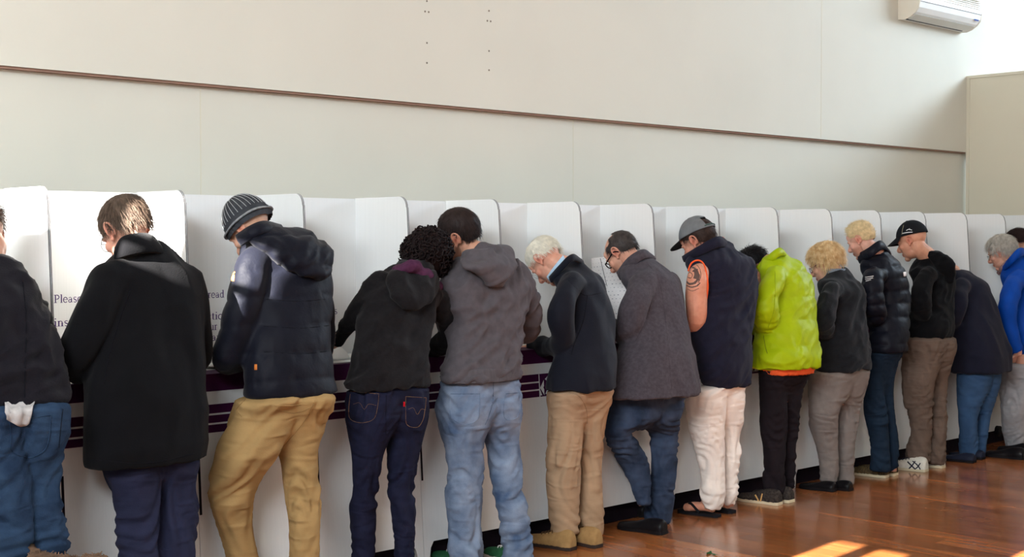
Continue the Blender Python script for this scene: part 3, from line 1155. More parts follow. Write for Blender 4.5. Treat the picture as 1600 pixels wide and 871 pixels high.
def hair(parent, fr, m_, low, thick, n_strands=1400, length=0.03, flow='down', fuzz=0.25, seed=0, wd=0.0016, crown=(0, -0.05, 0.12), puff=0.0, curl=0.0, bald=None, stick=0.12, name='hair', lump=0.12):
    """low(ph) -> how far down (radians from the crown) hair reaches at angle ph from the face; bald(th, ph) -> True where there is none"""
    rng = np.random.default_rng(seed + 5)
    nu, nv = 56, 26
    V, F = [], []
    ok = {}
    for i in range(nv + 1):
        for j in range(nu):
            ph = 2 * math.pi * j / nu - math.pi
            lo = low(abs(ph))
            th = lo * i / nv
            d = sph(th, ph)
            edge = 1 - (i / nv) ** 6
            t_ = thick(th, ph) * edge - 0.003 * (1 - edge)
            if bald is not None and bald(th, ph):
                t_ = -0.006
            base = CRC + CRR * fall(d, th)
            nn = d / CRR
            nn /= np.linalg.norm(nn)
            if th > 1.75:
                nn[2] = 0
                nn /= np.linalg.norm(nn)
            t_ += lump * thick(th, ph) * (noise(np.array([d * 6 + 3]), seed)[0] * edge)
            V.append(base + nn * t_)
    for i in range(nv):
        for j in range(nu):
            k_ = (j + 1) % nu
            F.append((i * nu + j, (i + 1) * nu + j, (i + 1) * nu + k_, i * nu + k_))
    V = np.array(V)
    mb = MB().add(to_world(fr, V), F)
    SV, SF = [], []
    cr = np.array(crown)
    for s in range(n_strands):
        ph = rng.uniform(-math.pi, math.pi)
        lo = low(abs(ph))
        u = rng.uniform(0, 1)
        th = math.acos(1 - u * (1 - math.cos(lo)))
        if bald is not None and bald(th, ph):
            continue
        d = sph(th, ph)
        nn = d / CRR
        nn /= np.linalg.norm(nn)
        t0 = thick(th, ph) * (1 - (th / lo) ** 6)
        if th > 1.75:
            nn[2] = 0
            nn /= np.linalg.norm(nn)
        p = CRC + CRR * fall(d, th) + nn * (t0 - 0.002)
        if flow == 'down':
            g = p - cr
        elif flow == 'forward':
            g = np.array((0.3 * np.sign(p[0]) * abs(p[0]) / 0.07, 0.6, -0.8))
        elif flow == 'back':
            g = np.array((0, -1.0, -0.6))
        elif flow == 'up':
            g = nn + np.array((0, 0.25, 0.3))
        else:
            g = rng.normal(size=3)
        g = g / (np.linalg.norm(g) + 1e-9)
        g = g - nn * (g @ nn) * 0.9
        g = g / (np.linalg.norm(g) + 1e-9) + rng.normal(size=3) * fuzz
        L_ = length * rng.uniform(0.6, 1.25)
        side_ = np.cross(g, nn)
        side_ /= np.linalg.norm(side_) + 1e-9
        pts = []
        q = p
        ca = rng.uniform(0, 6.28)
        for k_ in range(4):
            f_ = k_ / 3
            off = nn * (stick * L_ * math.sin(f_ * 2.2)) + (side_ * math.cos(ca + f_ * 9) + nn * math.sin(ca + f_ * 9)) * curl * f_
            pts.append(p + g * L_ * f_ + off - np.array((0, 0, 1)) * 0.25 * L_ * f_ * f_)
        b0 = len(SV)
        for k_, q in enumerate(pts):
            ww = wd * (1 - 0.7 * k_ / 3)
            SV += [q + side_ * ww, q + nn * ww * 0.9, q - side_ * ww]
        for k_ in range(3):
            a = b0 + 3 * k_
            SF += [(a, a + 1, a + 4, a + 3), (a + 1, a + 2, a + 5, a + 4)]
    if SV:
        mb.add(to_world(fr, np.array(SV)), SF)
    return link(name, mesh_from(mb.v, mb.f, name), m_, parent)


def low_short(front=1.05, side=1.62, back=2.05):
    """hairline: forehead, over the ears, nape"""
    def fn(a):
        x = a / math.pi
        if x < 0.32:
            t_ = x / 0.32
            return front + (side - 0.1 - front) * t_ ** 2
        if x < 0.45:
            return side - 0.1 + 0.22 * (x - 0.32) / 0.13
        t_ = min(1, (x - 0.45) / 0.25)
        return side + 0.12 + (back - side - 0.12) * (t_ * t_ * (3 - 2 * t_))
    return fn


M_LENS = None


def glasses(parent, fr, m_, w_=0.0175, h_=0.013, thick=0.0012, y=0.101, z=-0.002, x=0.033):
    g = MB()
    for sgn in (-1, 1):
        pts = []
        for a in np.linspace(0, 360, 17):
            q = math.radians(a)
            pts.append((sgn * x + w_ * 1.25 * math.copysign(abs(math.cos(q)) ** 0.7, math.cos(q)), y - 0.006 * abs(math.cos(q)) * (1 if math.cos(q) * sgn > 0 else 0.2), z + h_ * 1.25 * math.copysign(abs(math.sin(q)) ** 0.7, math.sin(q))))
        g.add(*tube(pts, [thick] * 17, n=6, samples=49))
        xe = sgn * (x + w_ * 1.25)
        g.add(*tube([(xe, y - 0.006, z + 0.006), (sgn * 0.073, 0.05, z + 0.008), (sgn * 0.0795, -0.004, z + 0.012), (sgn * 0.079, -0.030, z - 0.008)], [thick * 1.15] * 4, n=6))
    g.add(*tube([(-x + w_ * 1.1, y, z + 0.004), (0, y + 0.008, z + 0.006), (x - w_ * 1.1, y, z + 0.004)], [thick] * 3, n=6))
    return link('glasses', mesh_from(to_world(fr, np.array(g.v)), g.f, 'glasses'), m_, parent)


def cap(parent, fr, m_crown, m_brim, low_front=1.18, low_back=1.72, lift=0.012, brim=0.075, flatbrim=False, height=1.0, brim_w=0.078, opening=False):
    nu, nv = 60, 18
    V, F = [], []
    hole = {}
    for i in range(nv + 1):
        for j in range(nu):
            ph = 2 * math.pi * j / nu - math.pi
            x = abs(ph) / math.pi
            lo = low_front + (low_back - low_front) * (x * x * (3 - 2 * x))
            th = lo * i / nv
            d = sph(th, ph)
            r = CRR + lift + 0.0008 * np.cos(ph * 6) 
            p = CRC + r * d
            if p[2] > 0.06:
                p[2] = 0.06 + (p[2] - 0.06) * height
            V.append(p)
    n1 = len(V)
    for i in range(nv):
        for j in range(nu):
            k_ = (j + 1) % nu
            ph = 2 * math.pi * (j + 0.5) / nu - math.pi
            if opening and abs(ph) > 2.62 and 0.52 * nv < i < 0.88 * nv:
                continue
            F.append((i * nu + j, (i + 1) * nu + j, (i + 1) * nu + k_, i * nu + k_))
    V = np.array(V)
    # inner skin so the hat has thickness
    V2 = CRC + (V - CRC) * 0.975
    F2 = [tuple(i + n1 for i in f[::-1]) for f in F]
    rimf = [(nv * nu + j, n1 + nv * nu + j, n1 + nv * nu + (j + 1) % nu, nv * nu + (j + 1) % nu) for j in range(nu)]
    c = link('cap', mesh_from(to_world(fr, np.vstack([V, V2])), F + F2 + rimf, 'cap'), m_crown, parent)
    # brim
    bv, bf = [], []
    na, nr = 20, 6
    for r_ in range(nr + 1):
        for a in range(na + 1):
            ph = math.radians(-66 + 132 * a / na)
            x = abs(ph) / math.pi
            lo = low_front + (low_back - low_front) * (x * x * (3 - 2 * x))
            d = sph(lo * 0.985, ph)
            p = CRC + (CRR + lift) * d
            t_ = r_ / nr
            reach = brim * math.cos(ph * 1.1) ** 0.6 if math.cos(ph * 1.1) > 0 else 0
            drop = 0.0 if flatbrim else -0.35
            p = p + np.array((0, 1, -0.12 + drop * 0.6)) * reach * t_ + np.array((0, 0, -1)) * (0 if flatbrim else 0.022) * (d[0] / 0.9) ** 2 * t_
            bv.append(p)
    bv = np.array(bv)
    nb = len(bv)
    for r_ in range(nr):
        for a in range(na):
            q = r_ * (na + 1) + a
            bf.append((q, q + 1, q + na + 2, q + na + 1))
    low_ = bv - np.array((0, 0, 0.0035))
    bf2 = [tuple(i + nb for i in f[::-1]) for f in bf]
    edge = [(nr * (na + 1) + a, nb + nr * (na + 1) + a, nb + nr * (na + 1) + a + 1, nr * (na + 1) + a + 1) for a in range(na)]
    link('brim', mesh_from(to_world(fr, np.vstack([bv, low_])), bf + bf2 + edge, 'brim'), m_brim, c)
    link('button', mesh_from(*(lambda e: (to_world(fr, e[0]), e[1]))(ellipsoid(CRC + np.array((0, 0, (0.06 - CRC[2]) + (CRR[2] + lift - 0.06 + CRC[2]) * height)), (0.008, 0.008, 0.004))), 'button'), m_crown, c)
    return c


# ------------------------------------------------------------------ feet
def shoe(parent, heel, toe, m_up, m_sole, h=0.09, wd=0.046, sole=0.018, laces=None, lift=0.0, ankle=True, name='shoe', stripes=None, collar=0.0, lean=0.0):
    """heel and toe: ground points; the shoe is lofted along the foot, the sole is a slab under it"""
    H, T_ = np.asarray(heel, float).copy(), np.asarray(toe, float).copy()
    H[2] = lift
    T_[2] = 0
    f = T_ - H
    L_ = np.linalg.norm(f)
    f /= L_
    z = np.array((0, 0, 1.0)) - f * f[2]
    z /= np.linalg.norm(z)
    l_ = np.cross(z, f)
    prof = [(0.0, 0.62, 0.82), (0.04, 0.80, 1.0 + collar), (0.16, 0.90, 1.05 + collar), (0.32, 0.86, 1.0 + collar * 0.6), (0.45, 0.88, 0.86), (0.60, 1.0, 0.70), (0.75, 1.05, 0.60), (0.88, 0.96, 0.54), (0.96, 0.74, 0.48), (1.0, 0.46, 0.40)]
    R = resample([(a, b, c) for a, b, c in prof], 30)
    rings, srings = [], []
    t_ = np.linspace(0, 2 * math.pi, 24, endpoint=False)
    for a, b, c in R:
        cen = H + f * (0.003 + a * (L_ - 0.006))
        hh = h * c
        ww = wd * b * 1.09
        ct, st = np.cos(t_), np.sin(t_)
        yy = np.where(st > 0, sole + (hh - sole) * np.abs(st) ** 0.75, sole * 0.8 * (1 + st * 0.2))
        xx = ww * np.sign(ct) * np.abs(ct) ** 0.75 * np.where(st > 0, 1 - 0.35 * np.abs(st) ** 2, 1)
        rings.append(cen + np.outer(xx, l_) + np.outer(yy, z))
    up = garment(name, [loft(rings)], m_up, parent, 0.006, 2)
    # sole slab
    outl = []
    for a, b, c in R:
        outl.append((0.002 + a * (L_ - 0.004), wd * (b * 1.04 + 0.01)))
    poly = [H + f * a + l_ * w_ for a, w_ in outl] + [H + f * a - l_ * w_ for a, w_ in outl[::-1]]
    MB().prism([p + z * 0.001 for p in poly], z * sole).build('sole', m_sole, up, smooth=False)
    if laces is not None:
        for i in range(4):
            a = 0.42 + 0.075 * i
            hh = h * np.interp(a, [p[0] for p in prof], [p[2] for p in prof]) + 0.003
            cen = H + f * (a * L_) + z * hh
            link('lace', mesh_from(*tube([cen - l_ * wd * 0.5 - z * 0.014 - f * 0.006, cen - l_ * wd * 0.2, cen + l_ * wd * 0.2 + f * 0.006, cen + l_ * wd * 0.5 - z * 0.014 - f * 0.006], [0.0028] * 4, n=6), 'lace'), laces, up)
    if stripes is not None:
        bv = bvh_of(up)
        for pts, w_, m_ in stripes:
            seam(bv, pts, w_, 'stripe', m_, up, 0.0012)
    return up


def collar_ring(center_rows, m_, parent, name='collar', thick=0.012, fold=None):
    """upright collar: an open band lofted from (point, w, d, yaw) rows"""
    rings = [ring_h(c, w_, d_, yaw, 28, 2.0) for c, w_, d_, yaw in center_rows]
    inner = [ring_h(np.asarray(c), w_ - thick, d_ - thick, yaw, 28, 2.0) for c, w_, d_, yaw in center_rows[::-1]]
    v, f = loft(rings + inner, close=False)
    n_ = 28
    k_ = len(rings) + len(inner)
    f = list(f) + [((k_ - 1) * n_ + j, (k_ - 1) * n_ + (j + 1) % n_, (j + 1) % n_, j) for j in range(n_)]
    me = mesh_from(v, f, name)
    bm = bmesh.new()
    bm.from_mesh(me)
    bmesh.ops.recalc_face_normals(bm, faces=bm.faces)
    bm.to_mesh(me)
    bm.free()
    o = link(name, me, m_, parent)
    return o


def collar_path(pts, h_dirs, thick, m_, parent, name='collar'):
    """collar as a folded band: pts along its lower edge, h_dirs vectors up to its upper edge"""
    A = resample(pts, 24)
    B = A + resample(h_dirs, 24)
    T = np.gradient(A, axis=0)
    nrm = np.cross(T, B - A)
    nrm /= np.linalg.norm(nrm, axis=1)[:, None] + 1e-9
    rings = []
    for i in range(24):
        rings.append(np.array([A[i] + nrm[i] * thick, (A[i] + B[i]) / 2 + nrm[i] * thick * 1.25, B[i] + nrm[i] * thick * 0.6, B[i] - nrm[i] * thick * 0.6, (A[i] + B[i]) / 2 - nrm[i] * thick, A[i] - nrm[i] * thick]))
    v, f = loft(rings)
    me = mesh_from(v, f, name)
    bm = bmesh.new()
    bm.from_mesh(me)
    bmesh.ops.recalc_face_normals(bm, faces=bm.faces)
    bm.to_mesh(me)
    bm.free()
    return link(name, me, m_, parent)

# ------------------------------------------------------------------ people
GROUP = 'voters standing in a row at the booths'


def JX(px, py, X):
    d = ray(px, py)
    return CO + d * (X / d[0])


def fill(rows, X, lo, hi):
    out = []
    for r in rows:
        if len(r) == 3:
            Y = min(hi, max(lo, JX((r[1] + r[2]) / 2, r[0], X)[1]))
            out.append((*r, Y))
        else:
            out.append(tuple(r))
    return out


def ring_tail(v, n=30, zend=0.05, grow=1.0):
    """first ring of a loft carried straight down to zend"""
    r = v[:n].copy()
    c = r.mean(0)
    r = c + (r - c) * grow
    r[:, 2] = zend
    return r


def arm_chain(chain):
    pts = [J(a, b, Y) for a, b, Y, r in chain]
    return pts, [r for *_, r in chain]


class Person:
    def __init__(self, label, X, hip=None):
        self.X = X
        self.root = thing('person', label, 'person', (X, 4.93, 0), GROUP)

    def trousers(self, pelvis, legL, legR, m_, zk=0.48, amp=0.008, seed=0, hem=0.12, floor=None, dx=0.085, lo=4.86, hi=5.07, voxel=0.0105, k=1.02):
        X = self.X
        pv = fill(pelvis, X, 4.85, 5.02)
        npv = len(pv)
        rows_ = []
        for i_, r in enumerate(pv):
            q_ = (r[2] - r[1]) * (0.02 + 0.20 * (i_ / (npv - 1)) ** 1.5)
            rows_.append((r[0], r[1] + q_, r[2] - q_, r[3], 0.64 - 0.14 * i_ / (npv - 1)))
        parts = [sil_rows(rows_, 0.64, e=2.2)]
        self.legs, self.legpath = [], []
        for rows, xs in ((legL, X - dx), (legR, X + dx)):
            left = xs < X
            rr = [r for r in fill(rows, xs, lo, hi) if r[0] > pv[-1][0] + 4]
            top = []
            for r in pv[:-1]:
                xm_ = (r[1] + r[2]) / 2
                c_ = J(xm_, r[0], r[3])
                th_ = PHI + math.atan((CX - xm_) / FPX)
                sep = min(0.52 * (r[2] - r[1]), 2 * dx * math.sin(th_) * FPX / depth(c_))
                top.append((r[0], r[1], r[2] - sep, r[3]) if left else (r[0], r[1] + sep, r[2], r[3]))
            yp = float(np.mean([r[3] for r in pv]))
            nk = len(rr)
            rr = [(*r[:3], yp * (1 - min(1, (i_ + 1) / (0.5 * nk + 1))) + r[3] * min(1, (i_ + 1) / (0.5 * nk + 1))) for i_, r in enumerate(rr)]
            rr = top + rr
            nk = len(rr)
            rr = [(*r, k + 0.10 * max(0.0, 1 - i_ / (0.5 * nk))) for i_, r in enumerate(rr)]
            v, f = sil_rows(rr, k, e=2.15)
            low = v[:30]
            if floor is not None and low[0][2] > floor + 0.02:
                rings = [ring_tail(v, 30, floor)] + [v[i * 30:(i + 1) * 30] for i in range((len(v) - 2) // 30)]
                v, f = loft(rings)
            self.legs.append(v[:30].mean(0))
            nr_ = (len(v) - 2) // 30
            self.legpath.append([v[i * 30:(i + 1) * 30].mean(0) for i in range(0, nr_, 3)])
            parts.append((v, f))
        self.tr = garment('trousers', parts, m_, self.root, voxel, 5, disp_smooth=2, disp=d_trouser(zk, seed, amp, hem))
        self.pelvis = fill(pelvis, X, 4.85, 5.02)
        return self.tr

    def torso(self, name, rows, m_, arms=(), k=0.64, disp=None, voxel=0.0105, extra=(), e=2.3, lo=4.84, hi=5.16, smooth=4):
        self.rows = fill(rows, self.X, lo, hi)
        parts = [sil_rows(self.rows, k, e=e)]
        self.arms = []
        for ch in arms:
            pts, rr = arm_chain(ch)
            r0 = min(self.rows, key=lambda r: abs(r[0] - ch[0][1]))
            cen = J((r0[1] + r0[2]) / 2, ch[0][1], r0[3])
            inn = pts[0] + (cen - pts[0]) * 0.55 + np.array((0, 0, 0.012))
            parts.append(tube([inn, pts[0] * 0.8 + inn * 0.2] + pts[1:], [rr[0] * 0.85, rr[0] * 0.97] + rr[1:], n=18))
            self.arms.append((pts, rr))
        parts += list(extra)
        self.jk = garment(name, parts, m_, self.root, voxel, smooth, disp)
        # the waist of the trousers stays inside the jacket
        r0 = self.rows[0]
        c0 = J((r0[1] + r0[2]) / 2, r0[0], r0[3])
        P = coords(self.tr.data)
        t_ = np.clip((P[:, 2] - c0[2] + 0.012) / 0.03, 0, 1)
        zone = (P[:, 2] > c0[2] - 0.03) & (P[:, 2] < c0[2] + 0.03)
        ct = P[zone].mean(0)[:2] if zone.any() else np.array(c0[:2])
        tgt = np.array(c0[:2]) + (P[:, :2] - ct) * 0.68
        P[:, :2] = P[:, :2] * (1 - t_)[:, None] + tgt * t_[:, None]
        set_coords(self.tr.data, P)
        return self.jk

    def body(self, head, neck, tone, hands=((0, 1), (1, 1)), bare=(), **kw):
        px, py, Y, yaw, pitch, roll = head[:6]
        s = (head[6] if len(head) > 6 else 1.0) * 1.08
        self.fr = head_frame(J(px, py, Y), yaw, pitch, roll, s)
        nb = J(*neck)
        core = []
        rows = [(r[0], r[1] + (r[2] - r[1]) * 0.27, r[2] - (r[2] - r[1]) * 0.27, r[3]) for r in self.rows]
        core.append(sil_rows(rows, 0.6, samples=8, n=16))
        c = sil_rows([(r[0], r[1] + (r[2] - r[1]) * 0.28, r[2] - (r[2] - r[1]) * 0.28, r[3]) for r in self.pelvis], 0.6, samples=6, n=16)
        core.append(c)
        for lp in self.legpath:
            core.append(tube(lp, [0.03] * len(lp), n=10, samples=len(lp)))
        extra = list(bare)
        for i, sd in hands:
            if i < len(self.arms):
                pts, rr = self.arms[i]
                w_ = pts[-1]
                d = np.asarray(pts[-1]) - np.asarray(pts[-2])
                d = d / np.linalg.norm(d)
                d = d * 0.75 + np.array((0, 0.5, -0.12 if d[2] < 0.3 else 0))
                side = 1 if i == 0 else -1
                extra += [tube([np.asarray(pts[-2]), w_ - d * 0.01, w_ + d * 0.03], [rr[-1] * 0.7, 0.029, 0.026], n=12)]
                extra += hand_parts(w_ + d * 0.015, d, (0, 0, 1) if sd == 1 else (0.6, -0.3, 0.75), side=side)
        self.bd = make_body(self.root, self.fr, nb, tone, core=core, extra=extra, **kw)
        return self.bd

    def shoes(self, m_up, m_sole, heels=None, length=0.285, turn=(6, -6), **kw):
        out = []
        for i in range(2):
            if heels is None or heels[i] is None:
                c = self.legs[i]
                h_ = np.array((c[0], c[1] - 0.075, 0.0))
            else:
                h_ = JZ(*heels[i], 0.0)
            a = math.radians(90 + turn[i])
            kk = dict(kw)
            st = kk.pop('stripesL', None)
            if i == 0 and st:
                kk['stripes'] = st
            out.append(shoe(self.root, h_, h_ + np.array((math.cos(a), math.sin(a), 0)) * length, m_up, m_sole, **kk))
        self.shoe = out
        return out


def flat_collar(pr, rows_c, m_, name='collar', **kw):
    return collar_ring([(J(px, py, Y), w_, d_, 0.0) for px, py, Y, w_, d_ in rows_c], m_, pr, name, **kw)


M_BLACKRUB = mat('black rubber', (22, 20, 22), 0.55, 0.1)
M_BLACKLEATHER = mat('black leather', (20, 18, 20), 0.32, 0.15, 20, 0.1, 120)
M_SEAMDK = mat('dark stitching', (14, 14, 20), 0.9, 0.1)
M_STITCH = mat('tan stitching', (120, 92, 70), 0.8, 0.1)
M_FRAMEBLK = mat('black frame', (16, 14, 18), 0.25, 0.05)
M_WIRE = mat('thin wire frame', (120, 116, 120), 0.3, 0.05, metal=0.6)

# ---- 1: at the left edge, only part of the back is in the photo
M_J1 = mat('dark knit top', (19, 17, 23), 0.9, 0.14, 14, 0.35, 160, sheen=0.06, fold=(9, 9, 5))
M_D1 = mat('mid blue denim', (28, 44, 66), 0.85, 0.2, 9, 0.4, 220, color2=(44, 64, 88), fold=(6, 6, 21), fold_d=0.02)
p1 = Person('person cut off by the left edge, in blue jeans with a white cloth hanging out', 2.10)
p1.trousers([(616, -52, 104), (650, -56, 104), (690, -56, 101), (715, -52, 97)],
            [(680, -52, 66), (715, -48, 62), (774, -38, 46), (846, -26, 45), (880, -22, 44)],
            [(690, 20, 101), (731, 30, 95), (760, 34, 92), (806, 38, 96), (863, 46, 104), (890, 48, 104)], M_D1, 0.5, 0.010, 3, 0.38, floor=0.06)
p1.torso('sweater', [(630, -55, 105, 4.93), (600, -58, 99, 4.94), (560, -64, 92, 4.96), (520, -68, 83, 4.99), (480, -68, 66, 5.03), (446, -62, 48, 5.07), (420, -52, 32, 5.1), (402, -36, 12, 5.13), (394, -26, -4, 5.15)], M_J1,
         [[(-52, 440, 5.05, .06), (-74, 500, 5.08, .058), (-78, 550, 5.15, .052), (-50, 560, 5.34, .04)], [(30, 450, 5.06, .06), (56, 505, 5.1, .06), (62, 560, 5.16, .054), (40, 566, 5.34, .04)]], disp=d_cotton(1, 0.006))
p1.body((-30, 372, 5.24, 18, 40, 0), (-18, 400, 5.16), (214, 160, 132))
hair(p1.root, p1.fr, mat('brown hair a', (70, 48, 34), 0.5, 0.2, 30), low_short(), lambda t, p: 0.014, 700, 0.035, seed=1)
p1.shoes(mat('brown shoe a', (60, 44, 34), 0.5, 0.1), M_BLACKRUB)
bv = bvh_of(p1.jk)
seam(bv, [(36, 440), (41, 500), (40, 560), (38, 622)], 0.006, 'side_seam', M_SEAMDK, p1.jk)
bv = bvh_of(p1.tr)
seam(bv, [(14, 652), (17, 680), (19, 706), (47, 716), (70, 703), (77, 680), (79, 650)], 0.004, 'back_pocket', M_D1, p1.tr, 0.002)
seam(bv, [(14, 652), (40, 654), (79, 649)], 0.005, 'back_pocket', M_D1, p1.tr, 0.002)
seam(bv, [(98, 640), (95, 668), (92, 700)], 0.004, 'side_seam', M_SEAMDK, p1.tr)
# white cloth tucked in the waistband
cv, cf = [], []
for i in range(9):
    for j in range(9):
        u, t_ = i / 8, j / 8
        px_ = 6 + 48 * u * (1 - 0.25 * t_) + 3 * t_
        py_ = 629 + (38 - 16 * abs(u - 0.62) ** 1.1 * 1.2) * t_
        q, nn = hit(bv, px_, py_)
        cv.append(q + nn * (0.010 + 0.007 * math.sin(u * 13 + t_ * 3)))
for i in range(8):
    for j in range(8):
        cf.append((i * 9 + j, i * 9 + j + 1, (i + 1) * 9 + j + 1, (i + 1) * 9 + j))
o = link('hanging_cloth', mesh_from(cv, cf, 'cloth'), mat('white cloth', (176, 172, 170), 0.8, 0.15, 40, 0.5, 60), p1.root)
o.modifiers.new('thickness', 'SOLIDIFY').thickness = 0.003

# ---- 2: long black coat
M_C2 = mat('black wool coat', (9, 9, 12), 0.92, 0.15, 10, 0.3, 200, sheen=0.03, fold=(9, 9, 5))
M_T2 = mat('dark navy trousers', (34, 36, 56), 0.85, 0.12, 12, 0.25, 220, fold=(6, 6, 21), fold_d=0.02)
p2 = Person('man with short greying hair and glasses in a long black coat', 2.68)
p2.trousers([(690, 155, 310), (715, 160, 309), (735, 162, 308), (745, 164, 307)],
            [(730, 162, 252), (789, 185, 247), (839, 184, 249), (871, 187, 250), (900, 189, 250)],
            [(730, 236, 307), (760, 240, 306), (820, 246, 307), (871, 248, 307), (900, 250, 307)], M_T2, 0.5, 0.008, 5, floor=0.05)
p2.torso('coat', [(722, 139, 322, 4.93), (700, 137, 323, 4.93), (640, 136, 323, 4.94), (580, 142, 322, 4.96), (530, 150, 319, 4.99), (480, 152, 317, 5.02), (445, 150, 314, 5.04), (422, 154, 304, 5.05), (404, 174, 284, 5.06), (390, 194, 266, 5.08), (377, 212, 248, 5.09)], M_C2,
         [[(166, 440, 4.99, .078), (142, 500, 4.98, .078), (116, 566, 5.04, .070), (150, 566, 5.32, .052)], [(300, 440, 5.02, .07), (308, 510, 5.05, .062), (305, 565, 5.1, .058), (262, 560, 5.32, .05)]], disp=d_wool(2, 0.0055), k=0.6)
p2.body((198, 362, 5.13, 6, 34, -4, 1.05), (222, 392, 5.08), (236, 178, 152), red=0.06)
M_H2 = mat('grey brown hair', (88, 73, 62), 0.5, 0.28, 40)
hair(p2.root, p2.fr, M_H2, low_short(1.0, 1.7, 2.4), lambda t, p: 0.010, 2400, 0.030, seed=2, fuzz=0.15, wd=0.0012)
glasses(p2.root, p2.fr, M_FRAMEBLK)
collar_path([J(180, 406, 5.0), J(203, 399, 4.95), J(240, 394, 4.95), J(264, 402, 5.05)], [np.array((0.015, 0.03, 0.045)), np.array((0, 0.045, 0.075)), np.array((0, 0.045, 0.072)), np.array((-0.02, 0.03, 0.05))], 0.008, M_C2, p2.jk)
p2.shoes(M_BLACKLEATHER, M_BLACKRUB)
bv = bvh_of(p2.jk)
seam(bv, [(205, 452), (188, 498), (170, 560), (163, 600)], 0.006, 'sleeve_seam', M_SEAMDK, p2.jk)
seam(bv, [(143, 718), (229, 724), (318, 706)], 0.004, 'hem_seam', M_SEAMDK, p2.jk)

# ---- 3: beanie, navy padded hooded jacket, chinos
M_J3 = mat('navy padded nylon', (12, 14, 25), 0.6, 0.12, 10, 0.25, 90, sheen=0.05, fold=(16, 16, 10), fold_d=0.008)
M_T3 = mat('tan chino', (158, 128, 84), 0.85, 0.08, 9, 0.25, 200, fold=(6, 6, 21), fold_d=0.02)
p3 = Person('man in a knitted beanie, navy padded jacket and tan chinos, leaning on one leg', 3.31)
p3.trousers([(596, 388, 520), (625, 372, 522), (650, 360, 513), (680, 348, 502)],
            [(640, 367, 450), (677, 343, 448), (705, 336, 436), (743, 329, 408), (777, 331, 392), (819, 341, 393), (871, 355, 403), (905, 362, 408)],
            [(640, 440, 518), (667, 440, 504), (706, 436, 497), (763, 446, 499), (812, 452, 500), (871, 453, 498), (905, 454, 498)], M_T3, 0.5, 0.009, 8, floor=0.05)
p3.torso('jacket', [(617, 384, 527, 4.94), (590, 383, 520, 4.94), (540, 386, 516, 4.96), (490, 390, 519, 5.0), (450, 388, 518, 5.02), (420, 382, 514, 5.05), (395, 378, 500, 5.07), (378, 382, 474, 5.1), (364, 394, 446, 5.12)], M_J3,
         [[(394, 410, 5.02, .074), (384, 460, 5.0, .076), (364, 535, 5.03, .070), (354, 562, 5.08, .064), (384, 562, 5.34, .052)], [(498, 420, 5.05, .066), (503, 490, 5.08, .06), (500, 550, 5.15, .058), (460, 556, 5.34, .05)]],
         disp=[d_puffer(0.118, 0.008, 4, 0.06, 0.9)], k=0.62)
hv = [sil_rows([(437, 482, 506, 4.90), (429, 464, 515, 4.90), (418, 446, 519, 4.92), (405, 428, 520, 4.94), (392, 408, 518, 4.97), (378, 392, 508, 5.0), (366, 388, 490, 5.03), (358, 406, 464, 5.05)], 0.5, e=2.0)]
hd = garment('hood', hv, M_J3, p3.jk, 0.0095, 3, [d_puffer(0.07, 0.006, 9, 0.02, 1.0), d_cotton(9, 0.005)])
collar_path([J(378, 384, 5.06), J(396, 372, 4.99), J(418, 364, 4.98), J(444, 366, 5.06)], [np.array((-0.01, 0.03, 0.045)), np.array((0, 0.03, 0.05)), np.array((0, 0.03, 0.05)), np.array((0, 0.03, 0.04))], 0.009, M_J3, p3.jk)
p3.body((391, 358, 5.22, 16, 46, -4, 0.98), (418, 384, 5.13), (226, 178, 150), beard=(0.4, 0.32, 0.3), stubble=0.5)
M_BEAN = mat('ribbed dark knit', (56, 58, 62), 0.95, 0.2, 30, 0.3, 150)
M_BEANL = mat('pale knit rib', (176, 178, 178), 0.95, 0.1, 30)
nu, nv = 96, 22
V, F = [], []
for i in range(nv + 1):
    for j in range(nu):
        ph = 2 * math.pi * j / nu - math.pi
        lo_ = 1.60 + 0.62 * abs(ph / math.pi)
        th = lo_ * i / nv
        d = sph(th, ph)
        r_ = CRR + 0.012 + 0.003 * (1 if j % 3 == 0 else 0) * min(1, i / 5) + 0.004 * (i > nv - 5)
        q = CRC + r_ * d
        q[2] += 0.02 * max(0, math.cos(th)) ** 2
        q[1] -= 0.012 * max(0, -math.cos(th)) if d[1] < 0 else 0
        V.append(q)
for i in range(nv):
    for j in range(nu):
        F.append((i * nu + j, (i + 1) * nu + j, (i + 1) * nu + (j + 1) % nu, i * nu + (j + 1) % nu))
V = np.array(V)
bean = link('beanie', mesh_from(to_world(p3.fr, V), F, 'beanie'), M_BEAN, p3.root)
for j in range(0, nu, 3):
    pts = [V[i * nu + j] + (V[i * nu + j] - CRC) * 0.012 for i in range(2, nv - 4, 2)]
    v_, f_ = tube(to_world(p3.fr, np.array(pts)), [0.0011] * len(pts), n=5, samples=len(pts) * 2)
    link('rib', mesh_from(v_, f_, 'rib'), M_BEANL, bean)
pts = [V[(nv - 3) * nu + j] for j in range(0, nu, 4)]
pts.append(pts[0])
v_, f_ = tube(to_world(p3.fr, CRC + (np.array(pts) - CRC) * 1.02), [0.012] * len(pts), n=10, samples=80, flat=0.45)
link('band', mesh_from(v_, f_, 'band'), mat('grey knit band', (128, 130, 132), 0.95, 0.2, 60, 0.3, 150), bean)
p3.shoes(mat('brown shoe b', (70, 50, 36), 0.5, 0.1), M_BLACKRUB)
bv = bvh_of(p3.jk)
for yy in (470, 512, 552):
    seam(bv, [(412 if yy > 480 else 416, yy - 2), (470, yy + 1), (514, yy - 3)], 0.005, 'quilt_seam', M_SEAMDK, p3.jk, 0.0)
patch(bv, [(362, 424), (367, 424), (366, 441), (361, 440)], 'sleeve_badge', mat('orange badge', (196, 120, 60), 0.6, 0.05), p3.jk, 0.004, 3)
